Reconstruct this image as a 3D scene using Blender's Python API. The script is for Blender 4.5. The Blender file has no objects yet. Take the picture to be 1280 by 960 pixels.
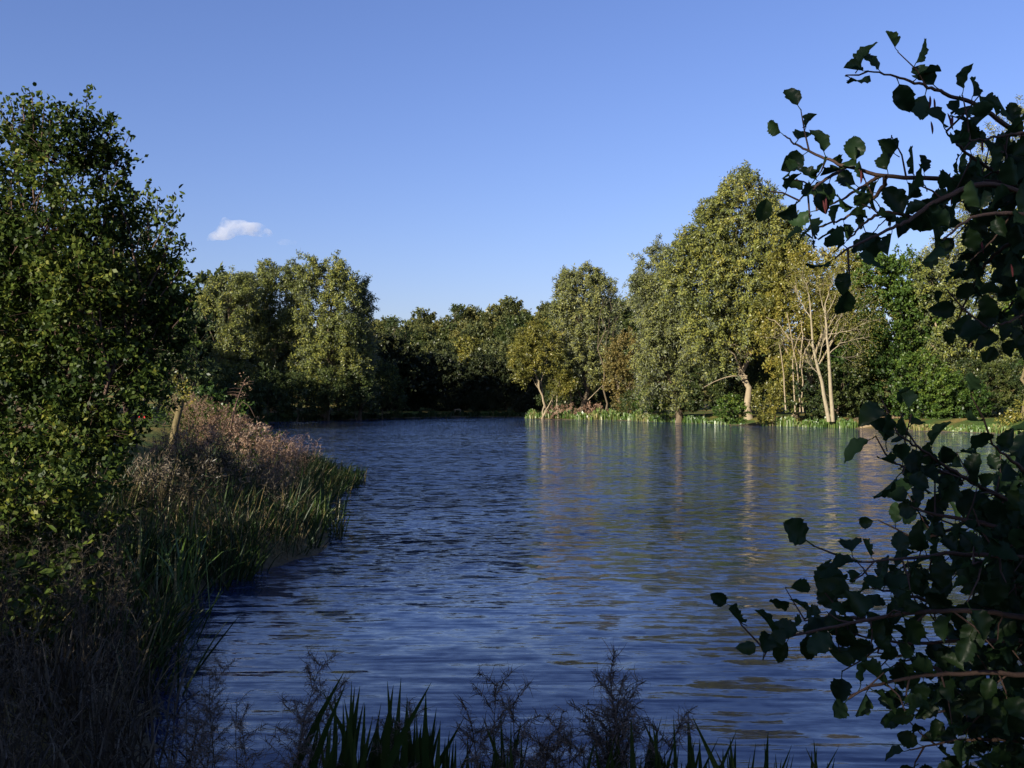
import bpy, math
import numpy as np
from math import radians as R

scene = bpy.context.scene
COL = scene.collection

# ---------------------------------------------------------------- camera
F = 1244.0                       # focal length in pixels of a 1280 wide frame
EYE = 2.6                        # metres above the water
cam = bpy.data.cameras.new('camera')
cam.sensor_width = 36.0
cam.lens = 36.0 * F / 1280.0
cam.clip_start = 0.05
cam.clip_end = 6000.0
camo = bpy.data.objects.new('camera', cam)
COL.objects.link(camo)
camo.location = (0, 0, EYE)
camo.rotation_euler = (R(90) + math.atan(20.0 / F), 0, 0)
scene.camera = camo

# ---------------------------------------------------------------- light
SUN_EL, SUN_AZ = 20.5, 223.0     # azimuth clockwise from +Y
world = bpy.data.worlds.new('World')
scene.world = world
world.use_nodes = True
wn, wl = world.node_tree.nodes, world.node_tree.links
bg = wn['Background']
sky = wn.new('ShaderNodeTexSky')
sky.sky_type = 'NISHITA'
sky.sun_disc = False
sky.sun_elevation = R(SUN_EL)
sky.sun_rotation = R(SUN_AZ)
sky.air_density = 1.25
sky.dust_density = 0.6
sky.ozone_density = 2.6
tint = wn.new('ShaderNodeMix')
tint.data_type = 'RGBA'
tint.blend_type = 'MULTIPLY'
tint.inputs['Factor'].default_value = 1.0
tint.inputs['B'].default_value = (0.83, 0.86, 1.32, 1)
wl.new(sky.outputs[0], tint.inputs['A'])
wl.new(tint.outputs['Result'], bg.inputs[0])
bg.inputs[1].default_value = 0.060

sl = bpy.data.lights.new('sun', 'SUN')
sl.energy = 5.0
sl.angle = R(0.5)
sl.color = (1.0, 0.92, 0.77)
so = bpy.data.objects.new('sun', sl)
COL.objects.link(so)
a = R(SUN_AZ)
from mathutils import Vector
sdir = Vector((math.sin(a) * math.cos(R(SUN_EL)), math.cos(a) * math.cos(R(SUN_EL)), math.sin(R(SUN_EL))))
so.rotation_euler = sdir.to_track_quat('Z', 'Y').to_euler()
so.location = (-30, -30, 40)

scene.view_settings.view_transform = 'Standard'
scene.view_settings.look = 'None'
scene.view_settings.gamma = 1.0
scene.view_settings.exposure = 1.1
scene.cycles.use_denoising = True
scene.cycles.max_bounces = 6
scene.cycles.diffuse_bounces = 2
scene.cycles.glossy_bounces = 2
scene.cycles.transmission_bounces = 2
scene.cycles.transparent_max_bounces = 4
scene.cycles.volume_bounces = 3
scene.cycles.caustics_reflective = False
scene.cycles.caustics_refractive = False

# ---------------------------------------------------------------- helpers
def P3(u, v, d):
    return np.array([(u - 640.0) / F * d, d, EYE - (v - 500.0) / F * d])

def nrm(v):
    return v / np.maximum(np.linalg.norm(v, axis=-1, keepdims=True), 1e-9)

def tag(o, label=None, cat=None, group=None, kind=None):
    if label: o['label'] = label
    if cat: o['category'] = cat
    if group: o['group'] = group
    if kind: o['kind'] = kind
    return o

def mesh_np(name, V, Fc, mat=None, tint=None, smooth=False):
    V = np.ascontiguousarray(V, dtype=np.float32)
    Fc = np.ascontiguousarray(Fc, dtype=np.int32)
    me = bpy.data.meshes.new(name)
    m, k = Fc.shape
    me.vertices.add(len(V))
    me.vertices.foreach_set('co', V.ravel())
    me.loops.add(m * k)
    me.loops.foreach_set('vertex_index', Fc.ravel())
    me.polygons.add(m)
    me.polygons.foreach_set('loop_start', np.arange(0, m * k, k, dtype=np.int32))
    if smooth:
        me.polygons.foreach_set('use_smooth', np.ones(m, dtype=bool))
    if tint is not None:
        at = me.attributes.new('tint', 'FLOAT', 'POINT')
        at.data.foreach_set('value', np.ascontiguousarray(tint, dtype=np.float32))
    me.update(calc_edges=True)
    if mat: me.materials.append(mat)
    return me

def ob(name, me, parent=None, loc=(0, 0, 0)):
    o = bpy.data.objects.new(name, me)
    o.location = loc
    if parent is not None: o.parent = parent
    COL.objects.link(o)
    return o

def empty(name, loc, label, cat, group=None):
    o = bpy.data.objects.new(name, None)
    o.empty_display_size = 0.2
    o.location = loc
    COL.objects.link(o)
    return tag(o, label, cat, group)

def copy_tree(o, parent=None):
    c = o.copy()
    COL.objects.link(c)
    if parent is not None: c.parent = parent
    for ch in list(o.children):
        copy_tree(ch, c)
    return c

class Acc:
    """collects quads (or tris) with a tint per vertex"""
    def __init__(s):
        s.V, s.F, s.T, s.n = [], [], [], 0
    def add(s, V, Fc, T=None):
        V = np.asarray(V, float).reshape(-1, 3)
        s.V.append(V); s.F.append(np.asarray(Fc) + s.n)
        if T is None: T = np.full(len(V), 0.5)
        s.T.append(np.broadcast_to(np.asarray(T, float), (len(V),)))
        s.n += len(V)
    def tube(s, pts, radii, k=6, T=0.5):
        pts = np.asarray(pts, float); n = len(pts)
        d = np.gradient(pts, axis=0); d = nrm(d)
        ref = np.array([0, 0, 1.0]) if abs(d[0][2]) < 0.9 else np.array([1.0, 0, 0])
        a = nrm(np.cross(d, ref)); b = np.cross(d, a)
        th = np.arange(k) * 2 * np.pi / k
        r = np.asarray(radii, float)[:, None, None]
        V = pts[:, None, :] + r * (np.cos(th)[None, :, None] * a[:, None, :] + np.sin(th)[None, :, None] * b[:, None, :])
        i = np.arange(n - 1)[:, None] * k; j = np.arange(k)[None, :]; j2 = (j + 1) % k
        Fc = np.stack([i + j, i + j2, i + k + j2, i + k + j], -1).reshape(-1, 4)
        s.add(V, Fc, T)
    def build(s, name, mat, parent=None, smooth=False, loc=(0, 0, 0)):
        me = s.mesh(name, mat, smooth)
        return ob(name, me, parent, loc)
    def mesh(s, name, mat, smooth=False):
        return mesh_np(name, np.concatenate(s.V), np.concatenate(s.F), mat, np.concatenate(s.T), smooth)

def leaf_quads(acc, P, D, N, L, W, T, two=False, curl=0.0):
    """leaf blades: one diamond each, or two quads folded along the midrib"""
    D = nrm(D); S = nrm(np.cross(D, N)); N = np.cross(S, D)
    L = np.broadcast_to(L, (len(P),))[:, None]; W = np.broadcast_to(W, (len(P),))[:, None]
    n = len(P)
    if not two:
        V = np.stack([P, P + D * L * .45 + S * W * .5, P + D * L, P + D * L * .45 - S * W * .5], 1)
        Fc = np.arange(n * 4).reshape(n, 4)
        acc.add(V, Fc, np.repeat(T, 4))
    else:
        up = N * W * .18
        tip = P + D * L - N * L * curl
        V = np.stack([P, P + D * L * .28 + S * W * .46 + up, P + D * L * .72 + S * W * .38 + up - N * L * curl * .4,
                      tip, P + D * L * .72 - S * W * .38 + up - N * L * curl * .4, P + D * L * .28 - S * W * .46 + up], 1)
        b = np.arange(n)[:, None] * 6
        Fc = np.concatenate([b + np.array([[0, 1, 2, 3]]), b + np.array([[0, 3, 4, 5]])])
        acc.add(V, Fc, np.repeat(T, 6))

def wob(p, f, seed):
    r = np.random.default_rng(seed)
    s = 0
    for i in range(5):
        k = r.normal(size=3); k = k / np.linalg.norm(k) * f * (0.7 + 0.5 * i)
        s = s + np.sin(p @ k + r.uniform(0, 6.28)) / (1 + .5 * i)
    return s / 2.2

# ---------------------------------------------------------------- materials
def base_mat(name):
    m = bpy.data.materials.new(name); m.use_nodes = True
    nt = m.node_tree
    for n in list(nt.nodes): nt.nodes.remove(n)
    out = nt.nodes.new('ShaderNodeOutputMaterial')
    return m, nt, nt.nodes, nt.links, out

def ramp(nodes, cols, pos=None):
    r = nodes.new('ShaderNodeValToRGB')
    e = r.color_ramp.elements
    n = len(cols)
    while len(e) < n: e.new(0.5)
    for i, c in enumerate(cols):
        e[i].position = pos[i] if pos else i / (n - 1)
        e[i].color = (*c, 1)
    return r

def leaf_mat(name, cols, trans=0.3, gloss=0.04, rough=0.4, back=None):
    m, nt, n, l, out = base_mat(name)
    at = n.new('ShaderNodeAttribute'); at.attribute_name = 'tint'
    oi = n.new('ShaderNodeObjectInfo')
    ad = n.new('ShaderNodeMath'); ad.operation = 'MULTIPLY_ADD'
    l.new(oi.outputs['Random'], ad.inputs[0]); ad.inputs[1].default_value = 0.16; l.new(at.outputs['Fac'], ad.inputs[2])
    sb = n.new('ShaderNodeMath'); sb.operation = 'SUBTRACT'; l.new(ad.outputs[0], sb.inputs[0]); sb.inputs[1].default_value = 0.08
    r = ramp(n, cols)
    l.new(sb.outputs[0], r.inputs[0])
    col = r.outputs[0]
    if back:
        ge = n.new('ShaderNodeNewGeometry')
        mx = n.new('ShaderNodeMix'); mx.data_type = 'RGBA'
        l.new(ge.outputs['Backfacing'], mx.inputs['Factor'])
        l.new(col, mx.inputs['A']); mx.inputs['B'].default_value = (*back, 1)
        col = mx.outputs['Result']
    d = n.new('ShaderNodeBsdfDiffuse'); t = n.new('ShaderNodeBsdfTranslucent'); g = n.new('ShaderNodeBsdfGlossy')
    g.inputs['Roughness'].default_value = rough
    l.new(col, d.inputs[0]); l.new(col, t.inputs[0])
    m1 = n.new('ShaderNodeMixShader'); m1.inputs[0].default_value = trans
    l.new(d.outputs[0], m1.inputs[1]); l.new(t.outputs[0], m1.inputs[2])
    m2 = n.new('ShaderNodeMixShader'); m2.inputs[0].default_value = gloss
    l.new(m1.outputs[0], m2.inputs[1]); l.new(g.outputs[0], m2.inputs[2])
    l.new(m2.outputs[0], out.inputs['Surface'])
    return m

def noise_mat(name, cols, scale=4.0, rough=0.9, bump=0.3, stretch=(1, 1, 1), pos=None, detail=6):
    m, nt, n, l, out = base_mat(name)
    tc = n.new('ShaderNodeTexCoord'); mp = n.new('ShaderNodeMapping'); mp.inputs['Scale'].default_value = stretch
    l.new(tc.outputs['Object'], mp.inputs[0])
    no = n.new('ShaderNodeTexNoise'); no.inputs['Scale'].default_value = scale; no.inputs['Detail'].default_value = detail
    no.inputs['Roughness'].default_value = 0.65
    l.new(mp.outputs[0], no.inputs['Vector'])
    r = ramp(n, cols, pos); l.new(no.outputs['Fac'], r.inputs[0])
    b = n.new('ShaderNodeBsdfPrincipled'); b.inputs['Roughness'].default_value = rough
    b.inputs['Specular IOR Level'].default_value = 0.2
    l.new(r.outputs[0], b.inputs['Base Color'])
    bp = n.new('ShaderNodeBump'); bp.inputs['Strength'].default_value = bump; bp.inputs['Distance'].default_value = 0.03
    l.new(no.outputs['Fac'], bp.inputs['Height']); l.new(bp.outputs[0], b.inputs['Normal'])
    l.new(b.outputs[0], out.inputs['Surface'])
    return m

M = {}
M['willow'] = leaf_mat('willow_leaf', [(.065, .082, .024), (.145, .168, .040), (.225, .230, .048), (.30, .265, .05)], .32, .02, back=(.13, .15, .085))
M['willow_grey'] = leaf_mat('grey_willow_leaf', [(.075, .092, .032), (.165, .182, .055), (.235, .238, .066), (.29, .26, .07)], .32, .02, back=(.15, .165, .11))
M['yellowing'] = leaf_mat('yellowing_leaf', [(.068, .075, .018), (.155, .152, .028), (.24, .205, .036), (.31, .22, .04)], .3, .03)
M['orange'] = leaf_mat('orange_leaf', [(.06, .055, .02), (.13, .115, .035), (.20, .145, .045), (.17, .16, .045)], .3, .02)
M['green'] = leaf_mat('green_leaf', [(.018, .038, .010), (.045, .085, .016), (.085, .13, .02), (.17, .19, .02)], .3, .02)
M['dark_green'] = leaf_mat('dark_green_leaf', [(.020, .035, .014), (.040, .058, .018), (.068, .085, .022), (.105, .105, .028)], .25, .02)
M['shade_green'] = leaf_mat('shade_green_leaf', [(.010, .016, .007), (.020, .028, .012), (.034, .040, .014), (.05, .05, .016)], .15, .02)  # dark green leaf with the shade of the cove put into its colour
M['wood_green'] = leaf_mat('woodland_leaf', [(.035, .048, .020), (.070, .084, .028), (.12, .122, .036), (.17, .15, .04)], .28, .02)
M['near_leaf'] = leaf_mat('near_tree_leaf', [(.012, .024, .005), (.032, .054, .009), (.064, .088, .014), (.14, .14, .02)], .22, .012, .5)
M['alder'] = leaf_mat('alder_leaf', [(.012, .027, .009), (.020, .042, .013), (.040, .070, .020)], .35, .015, .42, back=(.032, .062, .022))
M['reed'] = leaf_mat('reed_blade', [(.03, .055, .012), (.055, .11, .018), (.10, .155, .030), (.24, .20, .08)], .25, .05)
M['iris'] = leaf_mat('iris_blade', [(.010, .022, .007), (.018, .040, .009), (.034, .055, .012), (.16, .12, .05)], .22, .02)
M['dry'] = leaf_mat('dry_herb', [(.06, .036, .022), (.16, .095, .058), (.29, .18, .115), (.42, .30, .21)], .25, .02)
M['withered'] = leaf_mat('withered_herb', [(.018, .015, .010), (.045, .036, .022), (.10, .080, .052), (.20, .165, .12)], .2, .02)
M['dead'] = leaf_mat('dead_blade', [(.05, .035, .02), (.12, .085, .045), (.22, .15, .07), (.28, .22, .12)], .2, .03)
M['dead_shade'] = leaf_mat('shaded_dead_blade', [(.03, .022, .012), (.065, .048, .025), (.12, .085, .042), (.24, .19, .10)], .2, .02)  # dead blade colours lowered to carry the shade of the left bank
M['fluff'] = leaf_mat('seed_fluff', [(.035, .028, .022), (.085, .068, .052), (.16, .13, .105), (.24, .20, .17)], .3, .01)
M['bark'] = noise_mat('bark', [(.035, .026, .018), (.11, .085, .055), (.20, .16, .11)], 9, .95, .8, (1, 1, .25))
M['pale_bark'] = noise_mat('pale_bark', [(.10, .075, .045), (.24, .19, .12), (.38, .31, .21)], 6, .9, .6, (1, 1, .35))
M['white_bark'] = noise_mat('white_bark', [(.10, .08, .05), (.24, .20, .13), (.38, .33, .23)], 5, .85, .5, (1, 1, .5))
M['twig'] = noise_mat('twig_bark', [(.05, .030, .022), (.12, .075, .055)], 30, .8, .3)
M['mossy'] = noise_mat('mossy_bark', [(.045, .04, .015), (.12, .095, .045), (.24, .18, .11)], 14, .95, .9, (1, 1, .4))

# ---------------------------------------------------------------- lake and ground
LAKE = np.array([(7, 3.2), (2.5, 3.4), (0, 3.7), (-1.8, 5.3), (-2.75, 7.5), (-3.55, 9.5), (-4.45, 12.4), (-4.2, 14.3), (-3.5, 16.2), (-3.35, 18),
                 (-4.5, 23), (-5.2, 28), (-5.9, 33), (-8, 36), (-14, 48), (-22, 70), (-29, 100), (-30, 112), (-25, 125),
                 (-17, 142), (-9, 153), (1, 152), (3.5, 146), (2.5, 142), (3, 137), (8, 133), (14, 128), (20, 112), (24, 103), (31, 93), (34.5, 84),
                 (39, 76), (46, 60), (48, 40), (40, 20), (22, 6)], float)

def lake_sd(x, y):
    p = np.stack([x, y], -1)[..., None, :]
    a = LAKE; b = np.roll(LAKE, -1, 0); ab = b - a
    t = np.clip(((p - a) * ab).sum(-1) / (ab ** 2).sum(-1), 0, 1)
    d = np.sqrt((((p - a) - t[..., None] * ab) ** 2).sum(-1)).min(-1)
    x_, y_ = p[..., 0], p[..., 1]
    c = ((a[:, 1] > y_) != (b[:, 1] > y_)) & (x_ < ab[:, 0] * (y_ - a[:, 1]) / np.where(ab[:, 1] == 0, 1e-9, ab[:, 1]) + a[:, 0])
    return np.where(c.sum(-1) % 2 == 1, -d, d)

def sst(a, b, x):
    t = np.clip((x - a) / (b - a), 0, 1)
    return t * t * (3 - 2 * t)

def ground_h(x, y):
    x = np.asarray(x, float); y = np.asarray(y, float)
    s = lake_sd(x, y) + .25 * np.sin(x * 1.3 + y * .7) * sst(20, 40, y) + .08 * np.sin(x * 3.1) * np.sin(y * 2.7)
    left = sst(-1.5, -4, x) * sst(6, 10, y) * (1 - sst(60, 90, y))
    H = .75 + .7 * left
    h = .22 * sst(0, .5, s) + H * sst(.3, 4.5, s) + .5 * sst(6, 30, s)
    h = h + 14 * sst(162, 250, y + .15 * x) * (.60 + .40 * sst(-42, 12, x)) + 8 * sst(240, 420, y)
    h = h + (0.05 * np.sin(x * .9 + 1) * np.sin(y * .8) + .25 * np.sin(x * .11) * np.sin(y * .13 + 1)) * sst(1, 8, s)
    return np.where(s > 0, h, -1.3 * sst(0, 3.5, -s) - .0)

gx = np.sinh(np.linspace(-1, 1, 300) * 6.2) / np.sinh(6.2) * 900
gyp = np.linspace(0, 1, 380)
gy = -80 + 80 * np.linspace(0, 1, 30)
gy = np.concatenate([gy[:-1], 0 + np.cumsum(np.concatenate([[0], np.geomspace(.16, 22, 230)]))])
gx = np.concatenate([-(np.cumsum(np.geomspace(.16, 40, 105)))[::-1], [0], np.cumsum(np.geomspace(.16, 40, 105))])
GX, GY = np.meshgrid(gx, gy, indexing='ij')
GZ = np.concatenate([ground_h(GX[i:i + 40], GY[i:i + 40]) for i in range(0, len(gx), 40)])
nx, ny = GX.shape
idx = np.arange(nx * ny).reshape(nx, ny)
Fc = np.stack([idx[:-1, :-1], idx[1:, :-1], idx[1:, 1:], idx[:-1, 1:]], -1).reshape(-1, 4)

def ground_material():
    m, nt, n, l, out = base_mat('bank_ground')
    tc = n.new('ShaderNodeTexCoord')
    n1 = n.new('ShaderNodeTexNoise'); n1.inputs['Scale'].default_value = .35; n1.inputs['Detail'].default_value = 8
    n2 = n.new('ShaderNodeTexNoise'); n2.inputs['Scale'].default_value = 9; n2.inputs['Detail'].default_value = 6
    l.new(tc.outputs['Object'], n1.inputs['Vector']); l.new(tc.outputs['Object'], n2.inputs['Vector'])
    r1 = ramp(n, [(.05, .09, .02), (.09, .10, .025), (.20, .15, .045)], [.38, .5, .62]); l.new(n1.outputs['Fac'], r1.inputs[0])
    r2 = ramp(n, [(.35, .32, .25), (1, 1, 1), (1.25, 1.2, 1.0)], [.3, .55, .75]); l.new(n2.outputs['Fac'], r2.inputs[0])
    mx = n.new('ShaderNodeMix'); mx.data_type = 'RGBA'; mx.blend_type = 'MULTIPLY'; mx.inputs['Factor'].default_value = 1
    l.new(r1.outputs[0], mx.inputs['A']); l.new(r2.outputs[0], mx.inputs['B'])
    sep = n.new('ShaderNodeSeparateXYZ'); l.new(tc.outputs['Object'], sep.inputs[0])
    mr = n.new('ShaderNodeMapRange'); mr.inputs['From Min'].default_value = .3; mr.inputs['From Max'].default_value = -.02
    l.new(sep.outputs['Z'], mr.inputs['Value'])
    mud = n.new('ShaderNodeMix'); mud.data_type = 'RGBA'; l.new(mr.outputs[0], mud.inputs['Factor'])
    l.new(mx.outputs['Result'], mud.inputs['A']); mud.inputs['B'].default_value = (.10, .075, .045, 1)
    b = n.new('ShaderNodeBsdfPrincipled'); b.inputs['Roughness'].default_value = .95; b.inputs['Specular IOR Level'].default_value = .1
    l.new(mud.outputs['Result'], b.inputs['Base Color'])
    bp = n.new('ShaderNodeBump'); bp.inputs['Strength'].default_value = .8; bp.inputs['Distance'].default_value = .08
    l.new(n2.outputs['Fac'], bp.inputs['Height']); l.new(bp.outputs[0], b.inputs['Normal'])
    l.new(b.outputs[0], out.inputs['Surface'])
    return m

g = ob('ground', mesh_np('ground', np.stack([GX, GY, GZ], -1).reshape(-1, 3), Fc, ground_material(), smooth=True))
tag(g, kind='structure')

def water_material():
    m, nt, n, l, out = base_mat('lake_water')
    tc = n.new('ShaderNodeTexCoord')
    def noise(scale, stretch, rot, detail, rough=.5, dist=0.0):
        mp = n.new('ShaderNodeMapping'); mp.inputs['Scale'].default_value = stretch; mp.inputs['Rotation'].default_value = (0, 0, R(rot))
        no = n.new('ShaderNodeTexNoise'); no.inputs['Scale'].default_value = scale; no.inputs['Detail'].default_value = detail
        no.inputs['Roughness'].default_value = rough; no.inputs['Distortion'].default_value = dist
        l.new(tc.outputs['Object'], mp.inputs[0]); l.new(mp.outputs[0], no.inputs['Vector'])
        return no.outputs['Fac']
    swell = noise(1.0, (.32, 2.1, 1), 4, 2, .5, .3)
    rip = noise(1.0, (1.5, 7.5, 1), 8, 3, .6, .5)
    fine = noise(1.0, (5, 14, 1), -6, 3, .6, .3)
    far = noise(1.0, (.35, 1.1, 1), 5, 4, .6, .2)
    patch = noise(.045, (1, 1.8, 1), 20, 3, .5, 0)
    # distance from the near shore along the lake: ripples grow with the fetch
    sep = n.new('ShaderNodeSeparateXYZ'); l.new(tc.outputs['Object'], sep.inputs[0])
    fetch = n.new('ShaderNodeMapRange'); fetch.interpolation_type = 'SMOOTHSTEP'
    fetch.inputs['From Min'].default_value = 8; fetch.inputs['From Max'].default_value = 24
    fetch.inputs['To Min'].default_value = .16; fetch.inputs['To Max'].default_value = 1
    l.new(sep.outputs['Y'], fetch.inputs['Value'])
    pr = n.new('ShaderNodeMapRange'); pr.inputs['From Min'].default_value = .38; pr.inputs['From Max'].default_value = .6
    pr.inputs['To Min'].default_value = .6; pr.inputs['To Max'].default_value = 1.3
    l.new(patch, pr.inputs['Value'])
    amp = n.new('ShaderNodeMath'); amp.operation = 'MULTIPLY'; l.new(fetch.outputs[0], amp.inputs[0]); l.new(pr.outputs[0], amp.inputs[1])
    def mul(s, k):
        q = n.new('ShaderNodeMath'); q.operation = 'MULTIPLY'; l.new(s, q.inputs[0])
        if isinstance(k, float): q.inputs[1].default_value = k
        else: l.new(k, q.inputs[1])
        return q.outputs[0]
    def add(s, t):
        q = n.new('ShaderNodeMath'); q.operation = 'ADD'; l.new(s, q.inputs[0]); l.new(t, q.inputs[1]); return q.outputs[0]
    h = add(mul(swell, .030), mul(mul(rip, .028), amp.outputs[0]))
    bp = n.new('ShaderNodeBump'); bp.inputs['Strength'].default_value = 1.0; bp.inputs['Distance'].default_value = 1.0
    l.new(h, bp.inputs['Height'])
    # wave slopes taken straight from noise, so that far ripples smaller than a pixel still tilt the surface
    def slopes(stretch, rot, detail, kx, ky):
        mp = n.new('ShaderNodeMapping'); mp.inputs['Scale'].default_value = stretch; mp.inputs['Rotation'].default_value = (0, 0, R(rot))
        no = n.new('ShaderNodeTexNoise'); no.inputs['Scale'].default_value = 1.0; no.inputs['Detail'].default_value = detail
        no.inputs['Roughness'].default_value = .6; no.inputs['Distortion'].default_value = .3
        l.new(tc.outputs['Object'], mp.inputs[0]); l.new(mp.outputs[0], no.inputs['Vector'])
        sb = n.new('ShaderNodeVectorMath'); sb.operation = 'SUBTRACT'; l.new(no.outputs['Color'], sb.inputs[0]); sb.inputs[1].default_value = (.5, .5, .5)
        ml = n.new('ShaderNodeVectorMath'); ml.operation = 'MULTIPLY'; l.new(sb.outputs[0], ml.inputs[0]); ml.inputs[1].default_value = (kx, ky, 0)
        sc_ = n.new('ShaderNodeVectorMath'); sc_.operation = 'SCALE'; l.new(ml.outputs[0], sc_.inputs[0]); l.new(amp.outputs[0], sc_.inputs['Scale'])
        return sc_.outputs[0]
    v1 = slopes((2.6, 4.6, 1), 7, 4, 1.9, 1.9); v2 = slopes((.5, 1.1, 1), -4, 3, .35, .60)
    def vadd(a_, b_):
        q = n.new('ShaderNodeVectorMath'); q.operation = 'ADD'; l.new(a_, q.inputs[0]); l.new(b_, q.inputs[1]); return q.outputs[0]
    nn = n.new('ShaderNodeVectorMath'); nn.operation = 'NORMALIZE'; l.new(vadd(vadd(v1, v2), bp.outputs[0]), nn.inputs[0])
    b = n.new('ShaderNodeBsdfPrincipled')
    b.inputs['Base Color'].default_value = (.010, .021, .062, 1)
    b.inputs['Roughness'].default_value = .05
    b.inputs['IOR'].default_value = 1.333
    l.new(nn.outputs[0], b.inputs['Normal'])
    l.new(b.outputs[0], out.inputs['Surface'])
    return m

wx = np.linspace(-60, 70, 60); wy = np.linspace(1, 175, 80)
WX, WY = np.meshgrid(wx, wy, indexing='ij')
idx = np.arange(WX.size).reshape(WX.shape)
Fc = np.stack([idx[:-1, :-1], idx[1:, :-1], idx[1:, 1:], idx[:-1, 1:]], -1).reshape(-1, 4)
w = ob('water', mesh_np('water', np.stack([WX, WY, WX * 0], -1).reshape(-1, 3), Fc, water_material(), smooth=True))
tag(w, kind='structure')

# ---------------------------------------------------------------- foliage
def clumps_px(lst, d, flat=1.0):
    out = []
    for c in lst:
        u, v, ru, rv = c[:4]
        dd = d + (c[4] if len(c) > 4 else 0)
        p = P3(u, v, dd)
        rx, rz = ru * dd / F, rv * dd / F
        out.append((p, np.array([rx, (rx + rz) / 2 * flat, rz])))
    return out

def crown(acc, clumps, dens, ll, lw, rng, per=22, spray=.5, droop=0.0, up=.3, two=False, shell=.45, thr=-.55, nf=None, tint_bias=0.0, tspread=1.0):
    for ci, (c, r) in enumerate(clumps):
        area = 4 * np.pi * ((r[0] * r[1]) ** 1.6 / 3 + (r[0] * r[2]) ** 1.6 / 3 + (r[1] * r[2]) ** 1.6 / 3) ** (1 / 1.6)
        n = max(12, int(area * dens))
        dirs = nrm(rng.normal(size=(n, 3)))
        rad = shell + (1.04 - shell) * rng.random(n) ** .6
        rad = rad * (1 + .16 * wob(dirs * 3.0, 1.0, ci + 7))
        p = c + dirs * r * rad[:, None]
        f = nf or 2.2 / max(r.mean(), .3)
        keep = wob(p, f, ci * 3 + 1) > thr
        p, dirs = p[keep], dirs[keep]
        n = len(p)
        if n == 0: continue
        tw = nrm(dirs * .8 + rng.normal(size=(n, 3)) * .45 + np.array([0, 0, up]))
        ln = spray * (.5 + rng.random(n))
        k = per
        t = rng.random((n, k))
        sag = droop * (t * ln[:, None]) ** 1.5
        pos = p[:, None, :] + tw[:, None, :] * (t * ln[:, None])[..., None]
        pos[..., 2] -= sag
        pos = pos + rng.normal(size=(n, k, 3)) * spray * .16
        d = nrm(tw[:, None, :] * .5 + rng.normal(size=(n, k, 3)) * .8 + np.array([0, 0, -droop * .8]))
        N = nrm(rng.normal(size=(n, k, 3)) * .8 + dirs[:, None, :] * .8 + np.array([0, 0, .4]))
        tt = .42 + tint_bias + tspread * (rng.normal() * .10 + (wob(p, f * .6, 99 + ci) * .16)[:, None] + rng.normal(size=(n, 1)) * .07 + rng.normal(size=(n, k)) * .12)
        L = ll * (.7 + .6 * rng.random((n, k))); W = lw * (.7 + .6 * rng.random((n, k)))
        leaf_quads(acc, pos.reshape(-1, 3), d.reshape(-1, 3), N.reshape(-1, 3), L.ravel(), W.ravel(), np.clip(tt, .02, .98).ravel(), two, .12)

def plumes(clumps, rng, n=8):
    out = []
    for c, r in clumps:
        out.append((c, r * .78))
        for i in range(n):
            d_ = nrm(rng.normal(size=3) + np.array([0, -.35, .30]))
            k = rng.uniform(.75, 1.25)
            out.append((c + d_ * r * .72, np.array([r[0] * .25, r[1] * .25, r[2] * .60]) * k))
    return out

def curve(p0, p1, rng, bend=.12, n=7, up=.15):
    t = np.linspace(0, 1, n)[:, None]
    L = np.linalg.norm(np.asarray(p1) - p0)
    off = rng.normal(size=3) * bend * L
    pts = p0 + (p1 - p0) * t + np.sin(t * np.pi) * off * .6 + np.array([0, 0, 1]) * np.sin(t * np.pi) * L * up * .5
    pts[1:-1] += rng.normal(size=(n - 2, 3)) * L * .018
    return pts

def skeleton(acc, base, clumps, rng, r0, k=8, trunk_top=None, sub=5, twigk=3, lean=None):
    base = np.asarray(base, float)
    cs = sorted(clumps, key=lambda c: c[0][2])
    top = trunk_top if trunk_top is not None else cs[-1][0]
    top = np.asarray(top, float)
    tr = curve(base - np.array([0, 0, .3]), top, rng, .05, 12, 0)
    rad = r0 * (1 - np.linspace(0, 1, 12) ** .8 * .85); rad[0] *= 1.5; rad[1] *= 1.12
    acc.tube(tr, rad, k)
    for c, r in clumps:
        z = np.clip(base[2] + (c[2] - base[2]) * rng.uniform(.3, .6), tr[1][2], tr[-2][2])
        i = int(np.argmin(abs(tr[:, 2] - z)))
        st = tr[i]
        r1 = rad[i] * .55
        br = curve(st, c, rng, .1, 7, .12)
        acc.tube(br, r1 * (1 - np.linspace(0, 1, 7) * .75), 5)
        for j in range(sub):
            d = nrm(rng.normal(size=3) + np.array([0, 0, .4]))
            e = c + d * r * .95
            s2 = br[rng.integers(3, 7)]
            acc.tube(curve(s2, e, rng, .12, 5, .1), r1 * .28 * (1 - np.linspace(0, 1, 5) * .8), twigk)

def tree(name, label, cat, base_u, d, clumps, mat, bark, r0, dens, ll, lw, seed, group=None, base_z=None, **kw):
    rng = np.random.default_rng(seed)
    bx = (base_u - 640) / F * d
    bz = float(ground_h(bx, d)) if base_z is None else base_z
    root = empty(name, (bx, d, bz), label, cat, group)
    off = np.array([bx, d, bz])
    cl = [(c - off, r) for c, r in clumps_px(clumps, d)]
    top = kw.pop('trunk_top', None)
    if top is not None: top = P3(top[0], top[1], d) - off
    sub = kw.pop('sub', 5)
    a = Acc(); skeleton(a, (0, 0, 0), cl, rng, r0, trunk_top=top, sub=sub)
    a.build('trunk', M[bark], root, True)
    if d > 80: kw['per'] = int(kw.get('per', 22) * 1.75); ll, lw = ll * .80, lw * .84
    if kw.get('droop', 0) > 0 and d > 80:
        cl = plumes(cl, rng); dens *= .58
    b = Acc(); crown(b, cl, dens, ll, lw, rng, **kw)
    b.build('crown', M[mat], root)
    return root

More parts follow.
